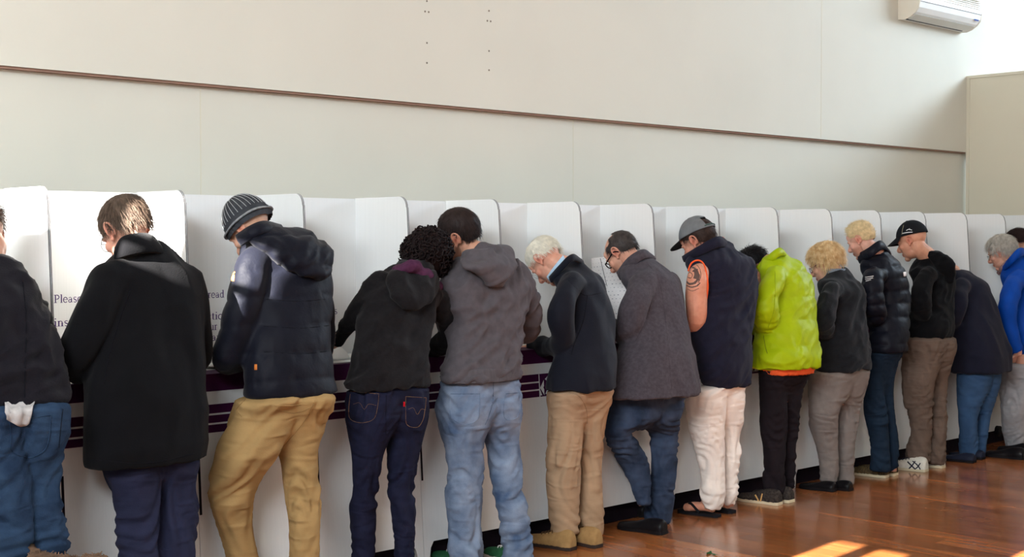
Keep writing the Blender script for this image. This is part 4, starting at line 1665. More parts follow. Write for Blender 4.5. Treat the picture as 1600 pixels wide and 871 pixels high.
patch(bv, [(397, 569), (402, 569), (402, 579), (397, 579)], 'hem_tab', mat('orange tab', (190, 110, 50), 0.6, 0.05), p3.jk, 0.004, 3)
bv = bvh_of(p3.tr)
M_T3S = mat('chino seam', (128, 102, 64), 0.9, 0.08)
seam(bv, [(432, 640), (455, 646), (476, 642), (492, 632)], 0.004, 'back_pocket', M_T3S, p3.tr, 0.001)
seam(bv, [(430, 634), (452, 634), (482, 632)], 0.004, 'back_pocket', M_T3, p3.tr, 0.002)
seam(bv, [(384, 624), (370, 640), (378, 652)], 0.004, 'side_pocket', M_T3S, p3.tr, 0.001)
seam(bv, [(494, 622), (478, 655), (450, 690), (437, 704)], 0.003, 'seat_seam', M_T3S, p3.tr, 0.001)

# ---- 4: curly-haired woman
M_J4 = mat('black marl fleece', (22, 20, 22), 0.95, 0.2, 60, 0.3, 180, sheen=0.05, fold=(9, 9, 5))
M_T4 = mat('dark indigo denim', (24, 26, 46), 0.8, 0.18, 20, 0.3, 240, fold=(6, 6, 21), fold_d=0.02)
p4 = Person('woman with dark curly hair, black hoodie and purple scarf, head against the man beside her', 3.88)
p4.trousers([(598, 546, 667), (625, 542, 668), (655, 541, 667), (678, 544, 661)],
            [(650, 541, 606), (681, 545, 604), (703, 550, 600), (731, 553, 595), (760, 554, 590), (803, 548, 586), (871, 550, 582), (900, 551, 581)],
            [(650, 602, 667), (683, 603, 661), (714, 606, 654), (760, 608, 646), (803, 613, 650), (871, 618, 648), (900, 619, 648)], M_T4, 0.48, 0.007, 11, floor=0.05, voxel=0.0095)
p4.torso('hoodie', [(606, 543, 670, 4.93), (576, 548, 668, 4.94), (541, 556, 669, 4.96), (507, 562, 674, 4.99), (480, 566, 684, 5.02), (455, 572, 684, 5.05), (438, 584, 680, 5.07), (424, 604, 676, 5.09), (410, 626, 670, 5.11)], M_J4,
         [[(588, 447, 5.05, .056), (566, 480, 5.1, .052), (543, 512, 5.2, .045), (524, 534, 5.30, .036)], [(678, 462, 5.02, .058), (700, 496, 5.06, .054), (696, 532, 5.12, .047), (668, 552, 5.3, .038)]], disp=d_cotton(12, 0.006), k=0.6)
hv = [sil_rows([(482, 630, 656, 4.87), (470, 618, 676, 4.89), (452, 610, 686, 4.93), (436, 606, 686, 4.97), (424, 610, 680, 5.0)], 0.45, e=2.0)]
garment('hood', hv, M_J4, p4.jk, 0.009, 4, d_cotton(13, 0.006))
bv = bvh_of(p4.jk)
p4.body((664, 408, 5.17, -14, 26, 16), (650, 428, 5.1), (222, 176, 150), neck_r=0.048)
M_H4 = mat('near black curls', (26, 17, 17), 0.65, 0.3, 40)
hv = []
rng = np.random.default_rng(4)
for s in range(420):
    ph = rng.uniform(-math.pi, math.pi)
    lo_ = 1.0 if abs(ph) < 0.9 else 2.35
    th = math.acos(1 - rng.uniform(0, 1) * (1 - math.cos(lo_)))
    d = sph(th, ph)
    base = CRC + (CRR + 0.024 + rng.uniform(-0.004, 0.006)) * d
    rr = rng.uniform(0.007, 0.018)
    u_ = np.cross(d, rng.normal(size=3))
    u_ /= np.linalg.norm(u_)
    w_ = np.cross(d, u_)
    nt_ = 11
    a0 = rng.uniform(0, 6.28)
    pts = [base + (u_ * math.cos(a0 + a) + w_ * math.sin(a0 + a)) * rr * (1 + 0.05 * a) + d * (0.004 * a * rng.uniform(0.3, 1.2)) - np.array((0, 0, 0.0022 * a)) for a in np.linspace(0, 5.5, nt_)]
    hv.append(tube(np.array(pts), [0.0036] * (nt_ - 1) + [0.0018], n=6, samples=16))
mb = MB().add(*ellipsoid(CRC + np.array((0, -0.012, -0.004)), CRR + np.array((0.026, 0.020, 0.022)), nu=28, nv=18))
for v, f in hv:
    mb.add(v, f)
hr4 = link('hair', mesh_from(to_world(p4.fr, np.array(mb.v)), mb.f, 'hair'), M_H4, p4.root)
M_SC = mat('purple scarf knit', (70, 36, 60), 0.9, 0.2, 40, 0.4, 140)
v_, f_ = tube([J(624, 424, 5.0), J(640, 418, 4.95), J(662, 428, 4.95), J(680, 446, 5.02), J(676, 452, 5.16), J(640, 440, 5.2), J(622, 430, 5.1), J(624, 424, 5.0)], [0.03] * 8, n=14, samples=50)
me = remeshed([(v_, f_)], 0.007, 2)
displace(me, d_cotton(44, 0.006))
link('scarf', me, M_SC, p4.root)
p4.shoes(M_BLACKLEATHER, M_BLACKRUB, length=0.26)
bv = bvh_of(p4.tr)
for pk in ([(548, 612), (545, 640), (548, 656), (566, 661), (584, 655), (590, 636), (592, 616)], [(634, 620), (634, 645), (636, 664), (652, 668), (661, 656), (664, 640), (666, 622)]):
    seam(bv, pk, 0.003, 'back_pocket', M_STITCH, p4.tr, 0.001)
    seam(bv, [pk[0], pk[-1]], 0.003, 'back_pocket', M_STITCH, p4.tr, 0.001)
for ar in ([(552, 632), (562, 630), (569, 640), (576, 632), (588, 634)], [(638, 640), (646, 638), (652, 648), (658, 640), (665, 641)]):
    seam(bv, ar, 0.0025, 'pocket_stitch', M_STITCH, p4.tr, 0.001)
patch(bv, [(630, 628), (633, 628), (633, 636), (630, 636)], 'red_tab', mat('red tab', (200, 24, 40), 0.6, 0.05), p4.tr, 0.005, 3)
seam(bv, [(604, 608), (603, 640), (603, 680)], 0.003, 'seat_seam', M_SEAMDK, p4.tr, 0.001)

# ---- 5: grey hoodie, faded jeans
M_J5 = mat('charcoal sweatshirt', (80, 75, 79), 0.95, 0.1, 30, 0.3, 170, sheen=0.05, fold=(9, 9, 5))
M_T5 = mat('faded denim', (58, 78, 108), 0.85, 0.2, 7, 0.4, 220, color2=(138, 152, 172), sharp=-0.08, fold=(6, 6, 21), fold_d=0.02)
p5 = Person('bearded man with cropped dark hair in a grey hoodie and faded blue jeans', 4.46)
p5.trousers([(580, 692, 810), (610, 689, 812), (645, 683, 815), (668, 688, 812)],
            [(640, 684, 766), (664, 686, 760), (689, 693, 756), (731, 704, 754), (760, 701, 753), (775, 699, 753), (810, 702, 751), (850, 705, 752), (880, 703, 756)],
            [(640, 752, 814), (685, 756, 811), (731, 769, 813), (771, 772, 818), (789, 776, 823), (820, 783, 827), (856, 785, 831), (880, 786, 832)], M_T5, 0.46, 0.010, 15, hem=0.1, floor=0.03)
p5.torso('hoodie', [(592, 691, 811, 4.92), (572, 695, 812, 4.93), (545, 701, 813, 4.95), (515, 701, 817, 4.98), (485, 697, 822, 5.0), (455, 692, 826, 5.02), (435, 694, 824, 5.04), (418, 704, 816, 5.06), (402, 722, 796, 5.08), (388, 738, 774, 5.1)], M_J5,
         [[(708, 440, 5.06, .062), (700, 490, 5.1, .062), (706, 535, 5.15, .055), (730, 548, 5.32, .042)], [(812, 430, 5.0, .062), (825, 475, 5.02, .06), (826, 512, 5.07, .058), (800, 522, 5.2, .05), (770, 540, 5.34, .042)]], disp=d_cotton(16, 0.0075), k=0.6)
hv = [sil_rows([(446, 768, 784, 4.86), (434, 752, 794, 4.87), (418, 728, 802, 4.9), (404, 718, 803, 4.95), (392, 724, 798, 4.99), (385, 750, 790, 5.03)], 0.5, e=2.0)]
garment('hood', hv, M_J5, p5.jk, 0.008, 3, [d_cotton(17, 0.007), d_wool(18, 0.008)])
v5, f5 = sil_rows([(595, 692, 811, 4.92), (572, 693, 812, 4.93)], 0.61, samples=6)
garment('waistband', [(v5, f5)], mat('ribbed band', (82, 78, 82), 0.95, 0.1, 30, 0.5, 120, stretch=(3, 3, 0.2)), p5.jk, 0.009, 1)
p5.body((717, 370, 5.22, 26, 16, -14), (744, 396, 5.13), (226, 170, 142), beard=(0.35, 0.28, 0.26), stubble=0.75, brow=(0.3, 0.25, 0.22))
hair(p5.root, p5.fr, mat('cropped black brown hair', (40, 30, 28), 0.5, 0.25, 40), low_short(1.0, 1.72, 2.4), lambda t, p: 0.008 + 0.008 * max(0, math.cos(t)), 2200, 0.016, seed=5, fuzz=0.2, wd=0.0012)
M_GREEN = mat('green suede', (44, 92, 62), 0.8, 0.15, 40)
p5.shoes(M_GREEN, mat('white rubber', (220, 218, 212), 0.6, 0.05), heels=[(748, 888), (822, 884)], length=0.30, turn=(8, -2), laces=mat('white lace', (225, 225, 222), 0.8, 0.05))
bv = bvh_of(p5.tr)
M_T5S = mat('denim seam', (62, 80, 106), 0.9, 0.1)
for pk in ([(704, 616), (703, 640), (708, 656), (730, 664), (746, 655), (749, 640), (750, 616)], [(790, 616), (787, 640), (790, 655), (806, 654), (812, 640), (811, 614)]):
    seam(bv, pk, 0.0035, 'back_pocket', M_T5, p5.tr, 0.002)
    seam(bv, [pk[0], pk[-1]], 0.003, 'back_pocket', M_T5S, p5.tr, 0.001)
seam(bv, [(771, 596), (770, 625), (764, 650), (758, 664)], 0.003, 'seat_seam', M_T5S, p5.tr, 0.001)
seam(bv, [(693, 603), (750, 600), (808, 596)], 0.003, 'waist_seam', M_T5S, p5.tr, 0.001)

# ---- 6: white-haired man, navy jacket, khaki trousers
M_J6 = mat('navy microfibre', (18, 20, 30), 0.75, 0.1, 10, 0.2, 150, sheen=0.06, fold=(9, 9, 5))
M_T6 = mat('khaki cotton', (164, 136, 108), 0.85, 0.07, 9, 0.2, 200, fold=(6, 6, 21), fold_d=0.02)
p6 = Person('white-haired old man in a navy jacket, khaki trousers and tan shoes', 5.17)
p6.trousers([(596, 856, 960), (625, 855, 955), (650, 857, 947), (668, 858, 942)],
            [(640, 856, 922), (664, 857, 918), (714, 855, 908), (767, 856, 905), (807, 860, 904), (836, 863, 903)],
            [(630, 905, 951), (660, 905, 943), (707, 905, 940), (760, 906, 941), (794, 905, 942), (840, 905, 940)], M_T6, 0.46, 0.006, 19, hem=0.1)
p6.torso('jacket', [(608, 856, 962, 4.94), (580, 860, 962, 4.94), (540, 872, 961, 4.96), (500, 878, 957, 4.99), (470, 878, 952, 5.02), (450, 872, 943, 5.05), (436, 866, 934, 5.07), (423, 870, 922, 5.09), (412, 880, 910, 5.11), (405, 888, 902, 5.12)], M_J6,
         [[(888, 446, 4.97, .066), (877, 490, 4.93, .070), (878, 533, 4.97, .064), (852, 542, 5.18, .054), (834, 542, 5.32, .043)], [(930, 445, 5.05, .06), (936, 495, 5.1, .058), (915, 535, 5.2, .052), (875, 540, 5.36, .042)]], disp=d_wool(20, 0.006), k=0.68)
p6.body((854, 408, 5.24, 8, 58, 0, 0.93), (884, 418, 5.15), (236, 176, 150), red=0.12)
M_H6 = mat('white hair', (228, 222, 206), 0.5, 0.12, 40)
hair(p6.root, p6.fr, M_H6, low_short(0.95, 1.48, 2.12), lambda t, p: 0.012, 2200, 0.026, 'down', seed=6, fuzz=0.12, crown=(0, -0.03, 0.13))
glasses(p6.root, p6.fr, M_WIRE, thick=0.0007)
collar_path([J(862, 442, 5.12), J(878, 424, 5.05), J(896, 408, 5.0), J(912, 414, 5.1)], [np.array((0, 0.02, 0.03)), np.array((0, 0.02, 0.03)), np.array((0, 0.015, 0.035)), np.array((0, 0.02, 0.03))], 0.0065, M_J6, p6.jk)
collar_path([J(861, 441, 5.16), J(872, 425, 5.10), J(884, 408, 5.06)], [np.array((-0.012, 0.02, 0.028)), np.array((-0.01, 0.02, 0.028)), np.array((-0.005, 0.015, 0.03))], 0.006, mat('pale blue shirt', (176, 204, 226), 0.8, 0.05), p6.root, 'shirt_collar')
M_TAN = mat('tan nubuck', (158, 124, 80), 0.8, 0.12, 30, 0.2, 120)
p6.shoes(M_TAN, mat('dark brown rubber', (52, 42, 38), 0.7, 0.1), heels=[(897, 861), (937, 857)], length=0.30, turn=(10, 2), h=0.10, laces=mat('brown lace', (90, 66, 44), 0.8, 0.1))
for sh_ in p6.shoe:
    pass
bv = bvh_of(p6.jk)
seam(bv, [(880, 430), (905, 455), (918, 462), (950, 455)], 0.005, 'yoke_seam', M_SEAMDK, p6.jk, 0.0)
seam(bv, [(918, 462), (912, 500), (898, 536), (893, 555)], 0.006, 'sleeve_seam', M_SEAMDK, p6.jk, 0.0)
bv = bvh_of(p6.tr)
seam(bv, [(885, 612), (905, 620), (916, 640), (918, 662)], 0.004, 'seat_seam', mat('khaki seam', (136, 112, 88), 0.9, 0.1), p6.tr, 0.001)

# ---- 7: balding man in grey wool coat
M_C7 = mat('grey wool', (68, 63, 69), 0.95, 0.16, 55, 0.5, 150, sheen=0.05, fold=(9, 9, 5))
M_T7 = mat('worn blue denim', (36, 47, 66), 0.85, 0.2, 8, 0.35, 220, color2=(62, 74, 96), fold=(6, 6, 21), fold_d=0.02)
p7 = Person('balding man with black-rimmed glasses in a grey wool coat and jeans', 5.80)
p7.trousers([(600, 955, 1074), (630, 948, 1068), (655, 945, 1061), (668, 945, 1050)],
            [(640, 945, 1008), (674, 944, 986), (697, 952, 997), (720, 966, 1011), (745, 979, 1016), (760, 986, 1017), (790, 996, 1017)],
            [(630, 1005, 1068), (657, 1010, 1061), (674, 1015, 1060), (692, 1018, 1059), (714, 1018, 1057), (760, 1016, 1054), (795, 1008, 1048), (818, 1005, 1046)], M_T7, 0.46, 0.008, 23, hem=0.1)
p7.torso('coat', [(618, 950, 1092, 4.9), (590, 958, 1089, 4.91), (555, 966, 1082, 4.93), (515, 978, 1073, 4.97), (480, 984, 1069, 5.01), (455, 982, 1064, 5.05), (437, 974, 1058, 5.08), (423, 974, 1046, 5.1), (410, 982, 1030, 5.12), (400, 990, 1014, 5.13)], M_C7,
         [[(1006, 440, 5.02, .070), (992, 480, 4.97, .076), (982, 516, 5.0, .070), (962, 516, 5.2, .056), (945, 506, 5.36, .042)], [(1050, 445, 5.08, .06), (1050, 495, 5.12, .06), (1020, 530, 5.25, .052), (985, 530, 5.4, .042)]], disp=d_wool(24, 0.0055), k=0.72)
p7.body((972, 397, 5.26, 8, 42, 0, 0.94), (992, 412, 5.17), (228, 172, 146), heavy=0.6, beard=(0.55, 0.5, 0.48), stubble=0.4, neck_r=0.062)
M_H7 = mat('short black grey hair', (62, 56, 54), 0.5, 0.35, 40)
hair(p7.root, p7.fr, M_H7, low_short(1.5, 1.72, 2.4), lambda t, p: 0.007, 2000, 0.018, seed=7, fuzz=0.15, wd=0.0011, bald=lambda t, p: abs(p) < 1.0 or (t < 1.2 and abs(p) < 1.5) or (t < 0.8 and abs(p) < 2.2) or t < 0.2)
glasses(p7.root, p7.fr, M_FRAMEBLK, 0.020, 0.0125, 0.0034)
collar_path([J(970, 438, 5.2), J(988, 418, 5.1), J(1008, 404, 5.06), J(1024, 406, 5.12)], [np.array((0, 0.03, 0.045)), np.array((0, 0.03, 0.055)), np.array((0, 0.02, 0.05)), np.array((0, 0.03, 0.03))], 0.0065, M_C7, p7.jk)
p7.shoes(M_BLACKLEATHER, M_BLACKRUB, heels=[(1012, 808), (1040, 836)], length=0.30, turn=(14, 10), h=0.08)
bv = bvh_of(p7.jk)
seam(bv, [(1012, 412), (1030, 440), (1040, 500), (1045, 560), (1050, 610)], 0.003, 'back_seam', mat('grey seam', (46, 42, 47), 0.9, 0.1), p7.jk, 0.0)
seam(bv, [(1015, 432), (1018, 470), (1005, 510), (990, 538)], 0.003, 'sleeve_seam', mat('grey seam', (46, 42, 47), 0.9, 0.1), p7.jk, 0.0)

# ---- 8: sleeveless vest, tattoo, white trousers
M_J8 = mat('navy fleece vest', (28, 28, 43), 0.95, 0.1, 30, 0.3, 170, sheen=0.05, fold=(9, 9, 5))
M_T8 = mat('white linen', (236, 224, 214), 0.85, 0.04, 9, 0.25, 180, fold=(6, 6, 21), fold_d=0.02)
p8 = Person('man in grey cap and navy sleeveless vest, with tattooed arm and white trousers', 6.34)
p8.trousers([(582, 1088, 1160), (608, 1076, 1163), (635, 1073, 1162), (655, 1076, 1159)],
            [(630, 1073, 1140), (668, 1078, 1131), (709, 1089, 1131), (746, 1097, 1132), (765, 1095, 1132), (780, 1096, 1131), (796, 1102, 1127)],
            [(630, 1122, 1163), (678, 1127, 1157), (715, 1130, 1156), (752, 1130, 1152), (775, 1129, 1152), (790, 1130, 1147)], M_T8, 0.46, 0.008, 27, hem=0.14)
p8.torso('vest', [(603, 1104, 1171, 4.92), (588, 1096, 1172, 4.92), (560, 1088, 1173, 4.94), (520, 1082, 1174, 4.97), (480, 1082, 1177, 5.0), (450, 1082, 1181, 5.02), (425, 1080, 1181, 5.04), (410, 1076, 1176, 5.06), (399, 1084, 1162, 5.07), (388, 1098, 1148, 5.08), (378, 1112, 1138, 5.09)], M_J8, [], disp=d_cotton(28, 0.005), k=0.66)
arm8 = [J(1092, 428, 5.0), J(1088, 462, 4.99), J(1088, 505, 5.01), J(1076, 508, 5.2), J(1062, 508, 5.34)]
rad8 = [0.064, 0.064, 0.056, 0.046, 0.032]
p8.arms = [(arm8, rad8), ([J(1165, 430, 5.05), J(1160, 480, 5.1), J(1140, 500, 5.2), J(1100, 505, 5.36)], [0.06, 0.055, 0.046, 0.034])]
feet = []
heels8 = [(1122, 809), (1145, 803)]
for i, hp in enumerate(heels8):
    h_ = JZ(*hp, 0.0)
    a = math.radians(90 + (8, 0)[i])
    f_ = np.array((math.cos(a), math.sin(a), 0))
    l_ = np.cross((0, 0, 1), f_)
    z0 = np.array((0, 0, 0.016))
    feet.append(tube([h_ + f_ * 0.03 + z0 + (0, 0, 0.03), h_ + f_ * 0.09 + z0 + (0, 0, 0.034), h_ + f_ * 0.17 + z0 + (0, 0, 0.026), h_ + f_ * 0.215 + z0 + (0, 0, 0.014)], [0.032, 0.036, 0.040, 0.036], n=14, flat=0.7))
    feet.append(tube([h_ + f_ * 0.06 + z0 + (0, 0, 0.03), h_ + f_ * 0.055 + z0 + (0, 0, 0.12)], [0.038, 0.034], n=12))
    for t_ in range(5):
        bp = h_ + f_ * (0.215 - 0.006 * t_) + l_ * (0.026 - 0.0135 * t_) * (1 if i == 1 else -1) + z0
        feet.append(tube([bp - f_ * 0.02 + (0, 0, 0.010), bp + f_ * 0.012 + (0, 0, 0.012), bp + f_ * (0.036 - 0.004 * t_) + (0, 0, 0.006)], [0.010, 0.0095 - 0.0008 * t_, 0.0075 - 0.0006 * t_], n=8))
p8.body((1092, 379, 5.22, 10, 32, 0), (1112, 402, 5.12), (232, 166, 138), bare=[tube([J(1102, 428, 5.18)] + arm8[:4], [0.03, 0.058] + rad8[1:4], n=20), tube(p8.arms[1][0], p8.arms[1][1], n=16)] + feet, hands=((0, 1), (1, 1)), red=0.04, stubble=0.3)
M_H8 = mat('dark brown hair b', (58, 42, 36), 0.5, 0.25, 40)
hair(p8.root, p8.fr, M_H8, low_short(1.05, 1.72, 2.45), lambda t, p: 0.009, 1600, 0.018, seed=8, fuzz=0.15, wd=0.0012)
M_CAPG = mat('grey cap cloth', (112, 114, 116), 0.9, 0.08, 30, 0.2, 150)
cp = cap(p8.root, p8.fr, M_CAPG, mat('black brim', (20, 20, 24), 0.7, 0.1), 1.32, 1.62, 0.017, 0.078, True, 1.12, opening=True)
v_, f_ = tube([to_world(p8.fr, CRC + (CRR + 0.014) * sph(1.46, a)) for a in np.linspace(2.5, 2 * math.pi - 2.5, 9)], [0.009] * 9, n=8, flat=0.3)
link('snap_strap', mesh_from(v_, f_, 'strap'), mat('green strap', (30, 74, 58), 0.6, 0.08), cp)
# armhole trim and collar
M_OR = mat('orange tee', (232, 96, 50), 0.8, 0.06)
bvb, bvv = bvh_of(p8.bd), bvh_of(p8.jk)
tr_ = resample([J(1075, 424, 5.0), J(1080, 412, 4.99), J(1090, 407, 4.97), J(1099, 412, 4.95), (J(1104, 428, 4.93)), J(1106, 448, 4.92), J(1104, 468, 4.94)], 22)
v_, f_ = tube(tr_, [0.0048] * 22, n=8, samples=44)
link('armhole_trim', mesh_from(v_, f_, 'trim'), M_OR, p8.jk)
collar_path([J(1070, 410, 5.2), J(1096, 398, 5.05), J(1126, 386, 4.99), J(1143, 392, 5.08)], [np.array((0, 0.02, 0.035)), np.array((0, 0.02, 0.05)), np.array((0, 0.02, 0.062)), np.array((0, 0.02, 0.05))], 0.0065, M_J8, p8.jk)
v_, f_ = tube([J(1088, 398, 5.12), J(1108, 385, 5.06), J(1130, 372, 5.04)], [0.008] * 3, n=8)
link('tee_neckband', mesh_from(v_, f_, 'band'), M_OR, p8.root)
M_TAT = mat('tattoo ink', (92, 74, 68), 0.55, 0.1)
for pts, w_ in (([(1072, 424), (1080, 418), (1088, 422), (1091, 432), (1087, 441), (1078, 444), (1072, 440)], 0.012), ([(1075, 414), (1085, 412), (1093, 420), (1095, 432), (1091, 442)], 0.006),
                ([(1072, 446), (1080, 449), (1089, 447), (1094, 442)], 0.008), ([(1074, 452), (1082, 455), (1092, 451)], 0.005), ([(1073, 430), (1078, 426), (1082, 430), (1079, 435), (1074, 433)], 0.006), ([(1086, 436), (1088, 428), (1084, 422)], 0.014)):
    seam(bvb, pts, w_ * 1.7, 'tattoo', M_TAT, p8.bd, -w_ * 0.3)
M_FLIP = mat('black flip-flop', (24, 24, 28), 0.7, 0.1)
for i, hp in enumerate(heels8):
    h_ = JZ(*hp, 0.0)
    a = math.radians(90 + (8, 0)[i])
    f_ = np.array((math.cos(a), math.sin(a), 0))
    l_ = np.cross((0, 0, 1), f_)
    ol = [(0, 0.022), (0.015, 0.034), (0.07, 0.036), (0.14, 0.040), (0.20, 0.047), (0.245, 0.042), (0.272, 0.02)]
    poly = [h_ + f_ * (a_ - 0.008) + l_ * w_ for a_, w_ in ol] + [h_ + f_ * (a_ - 0.008) - l_ * w_ for a_, w_ in ol[::-1]]
    so = MB().prism(poly, (0, 0, 0.017)).build('flip_flop', M_FLIP, p8.root)
    for sgn in (-1, 1):
        v_, f_2 = tube([h_ + f_ * 0.205 + (0, 0, 0.03), h_ + f_ * 0.17 + l_ * sgn * 0.026 + (0, 0, 0.066), h_ + f_ * 0.10 + l_ * sgn * 0.045 + (0, 0, 0.022)], [0.006, 0.008, 0.008], n=8)
        link('strap', mesh_from(v_, f_2, 'strap'), M_FLIP, so)

# ---- 9: lime green padded jacket
M_J9 = mat('lime padded nylon', (156, 176, 10), 0.5, 0.08, 10, 0.2, 90, fold=(16, 16, 10), fold_d=0.008)
M_T9 = mat('black cotton', (30, 24, 28), 0.9, 0.12, 10, 0.25, 180, fold=(6, 6, 21), fold_d=0.02)
p9 = Person('black-haired man bending down in a lime green padded jacket and black trousers', 6.98)
p9.trousers([(570, 1188, 1266), (590, 1187, 1262), (612, 1187, 1254), (628, 1188, 1252)],
            [(600, 1187, 1236), (640, 1188, 1230), (675, 1190, 1228), (700, 1193, 1226), (746, 1193, 1225), (772, 1194, 1224)],
            [(600, 1222, 1255), (653, 1224, 1249), (690, 1224, 1247), (721, 1224, 1244), (764, 1222, 1241)], M_T9, 0.45, 0.007, 31, hem=0.1)
p9.torso('jacket', [(574, 1177, 1279, 4.94), (556, 1177, 1280, 4.94), (530, 1182, 1277, 4.96), (500, 1190, 1273, 4.98), (465, 1194, 1271, 5.01), (440, 1192, 1267, 5.04), (424, 1188, 1260, 5.06), (412, 1190, 1249, 5.08), (402, 1198, 1236, 5.1), (394, 1210, 1226, 5.11)], M_J9,
         [[(1206, 436, 4.98, .066), (1198, 470, 4.95, .074), (1197, 502, 4.97, .068), (1184, 512, 5.2, .052), (1172, 514, 5.34, .045)], [(1250, 435, 5.08, .06), (1248, 480, 5.12, .06), (1225, 510, 5.25, .05), (1195, 514, 5.36, .045)]],
         disp=[d_puffer(0.155, 0.008, 32, 0.02, 0.8), d_cotton(33, 0.004)], k=0.72)
v_, f_ = sil_rows([(583, 1190, 1270, 4.94), (560, 1186, 1274, 4.94)], 0.7, samples=6)
garment('shirt_hem', [(v_, f_)], M_OR, p9.root, 0.008, 1, d_trouser(0.9, 3, 0.003))
p9.body((1178, 420, 5.28, 6, 48, 4), (1206, 410, 5.14), (214, 156, 124))
hair(p9.root, p9.fr, mat('spiky black hair', (20, 17, 20), 0.4, 0.25, 40), low_short(1.0, 1.65, 2.3), lambda t, p: 0.008, 1700, 0.024, seed=9, fuzz=0.3, stick=0.4)
collar_path([J(1186, 424, 5.2), J(1205, 410, 5.06), J(1222, 400, 5.02), J(1234, 406, 5.1)], [np.array((0, 0.02, 0.03)), np.array((0, 0.02, 0.045)), np.array((0, 0.02, 0.05)), np.array((0, 0.02, 0.03))], 0.0065, M_J9, p9.jk)
bv = bvh_of(p9.jk)
M_LIMD = mat('lime seam', (140, 158, 10), 0.7, 0.05)
seam(bv, [(1211, 425), (1211, 460), (1208, 490), (1199, 515)], 0.006, 'sleeve_seam', M_LIMD, p9.jk, 0.0015)
seam(bv, [(1193, 525), (1196, 543), (1199, 553)], 0.005, 'pocket_zip', mat('dark zip', (96, 104, 24), 0.4, 0.1), p9.jk, 0.002)
M_SN9 = mat('speckled black canvas', (40, 34, 34), 0.8, 0.5, 70, 0.2, 120, color2=(70, 62, 56))
M_CREAM = mat('cream rubber', (214, 200, 168), 0.6, 0.05)
p9.shoes(M_SN9, M_CREAM, heels=[(1220, 790), (1238, 786)], length=0.29, turn=(8, 2), stripesL=[([(1180, 774), (1184, 781), (1187, 787)], 0.012, mat('tan V', (206, 160, 100), 0.6, 0.05)), ([(1191, 772), (1189, 780), (1187, 787)], 0.012, mat('tan V', (206, 160, 100), 0.6, 0.05))])

# ---- 10: blonde woman
M_J10 = mat('charcoal fleece', (23, 24, 28), 0.95, 0.14, 40, 0.35, 160, sheen=0.08, fold=(9, 9, 5))
M_T10 = mat('grey corduroy', (124, 115, 110), 0.9, 0.07, 12, 0.3, 160, fold=(6, 6, 21), fold_d=0.02)
p10 = Person('blonde woman with purple glasses, charcoal fleece and grey trousers', 7.60)
p10.trousers([(570, 1268, 1357), (590, 1264, 1356), (615, 1264, 1350), (632, 1265, 1345)],
             [(606, 1264, 1319), (640, 1265, 1311), (663, 1266, 1309), (698, 1276, 1309), (727, 1282, 1310), (754, 1282, 1309)],
             [(606, 1302, 1352), (641, 1307, 1342), (669, 1308, 1339), (712, 1309, 1335), (757, 1308, 1334)], M_T10, 0.45, 0.005, 35, hem=0.1)
p10.torso('fleece', [(578, 1276, 1357, 4.93), (560, 1281, 1358, 4.93), (535, 1283, 1356, 4.95), (505, 1285, 1350, 4.97), (480, 1286, 1350, 5.0), (458, 1282, 1349, 5.02), (444, 1281, 1342, 5.04), (434, 1288, 1335, 5.06), (426, 1296, 1328, 5.07), (420, 1303, 1321, 5.08)], M_J10,
          [[(1296, 458, 4.95, .058), (1289, 490, 4.92, .060), (1290, 516, 4.96, .055), (1275, 524, 5.2, .042), (1266, 526, 5.34, .036)], [(1335, 458, 5.04, .052), (1335, 500, 5.1, .05), (1310, 522, 5.25, .042), (1285, 526, 5.36, .036)]], disp=d_cotton(36, 0.005), k=0.72)
p10.body((1290, 413, 5.17, 12, 24, 0, 0.95), (1307, 428, 5.09), (230, 178, 152), neck_r=0.05, nose=0.6)
M_H10 = mat('blonde hair', (190, 150, 100), 0.5, 0.22, 40, color2=(222, 194, 148))
hair(p10.root, p10.fr, M_H10, lambda a: 1.0 if a < 0.7 else (1.62 if a < 1.45 else 2.2), lambda t, p: 0.018 + 0.008 * math.sin(t), 2400, 0.045, seed=10, fuzz=0.12, stick=0.15, lump=0.5)
glasses(p10.root, p10.fr, mat('purple frame', (74, 40, 96), 0.3, 0.05), thick=0.0018)
flat_collar(p10.jk, [(1307, 433, 5.07, 0.066, 0.07), (1307, 426, 5.08, 0.062, 0.066), (1306, 420, 5.09, 0.060, 0.064)], mat('grey lining', (120, 128, 140), 0.9, 0.1), thick=0.012)
p10.shoes(M_BLACKLEATHER, M_BLACKRUB, heels=[(1306, 769), (1331, 768)], length=0.25, turn=(8, 4), h=0.062, wd=0.042)

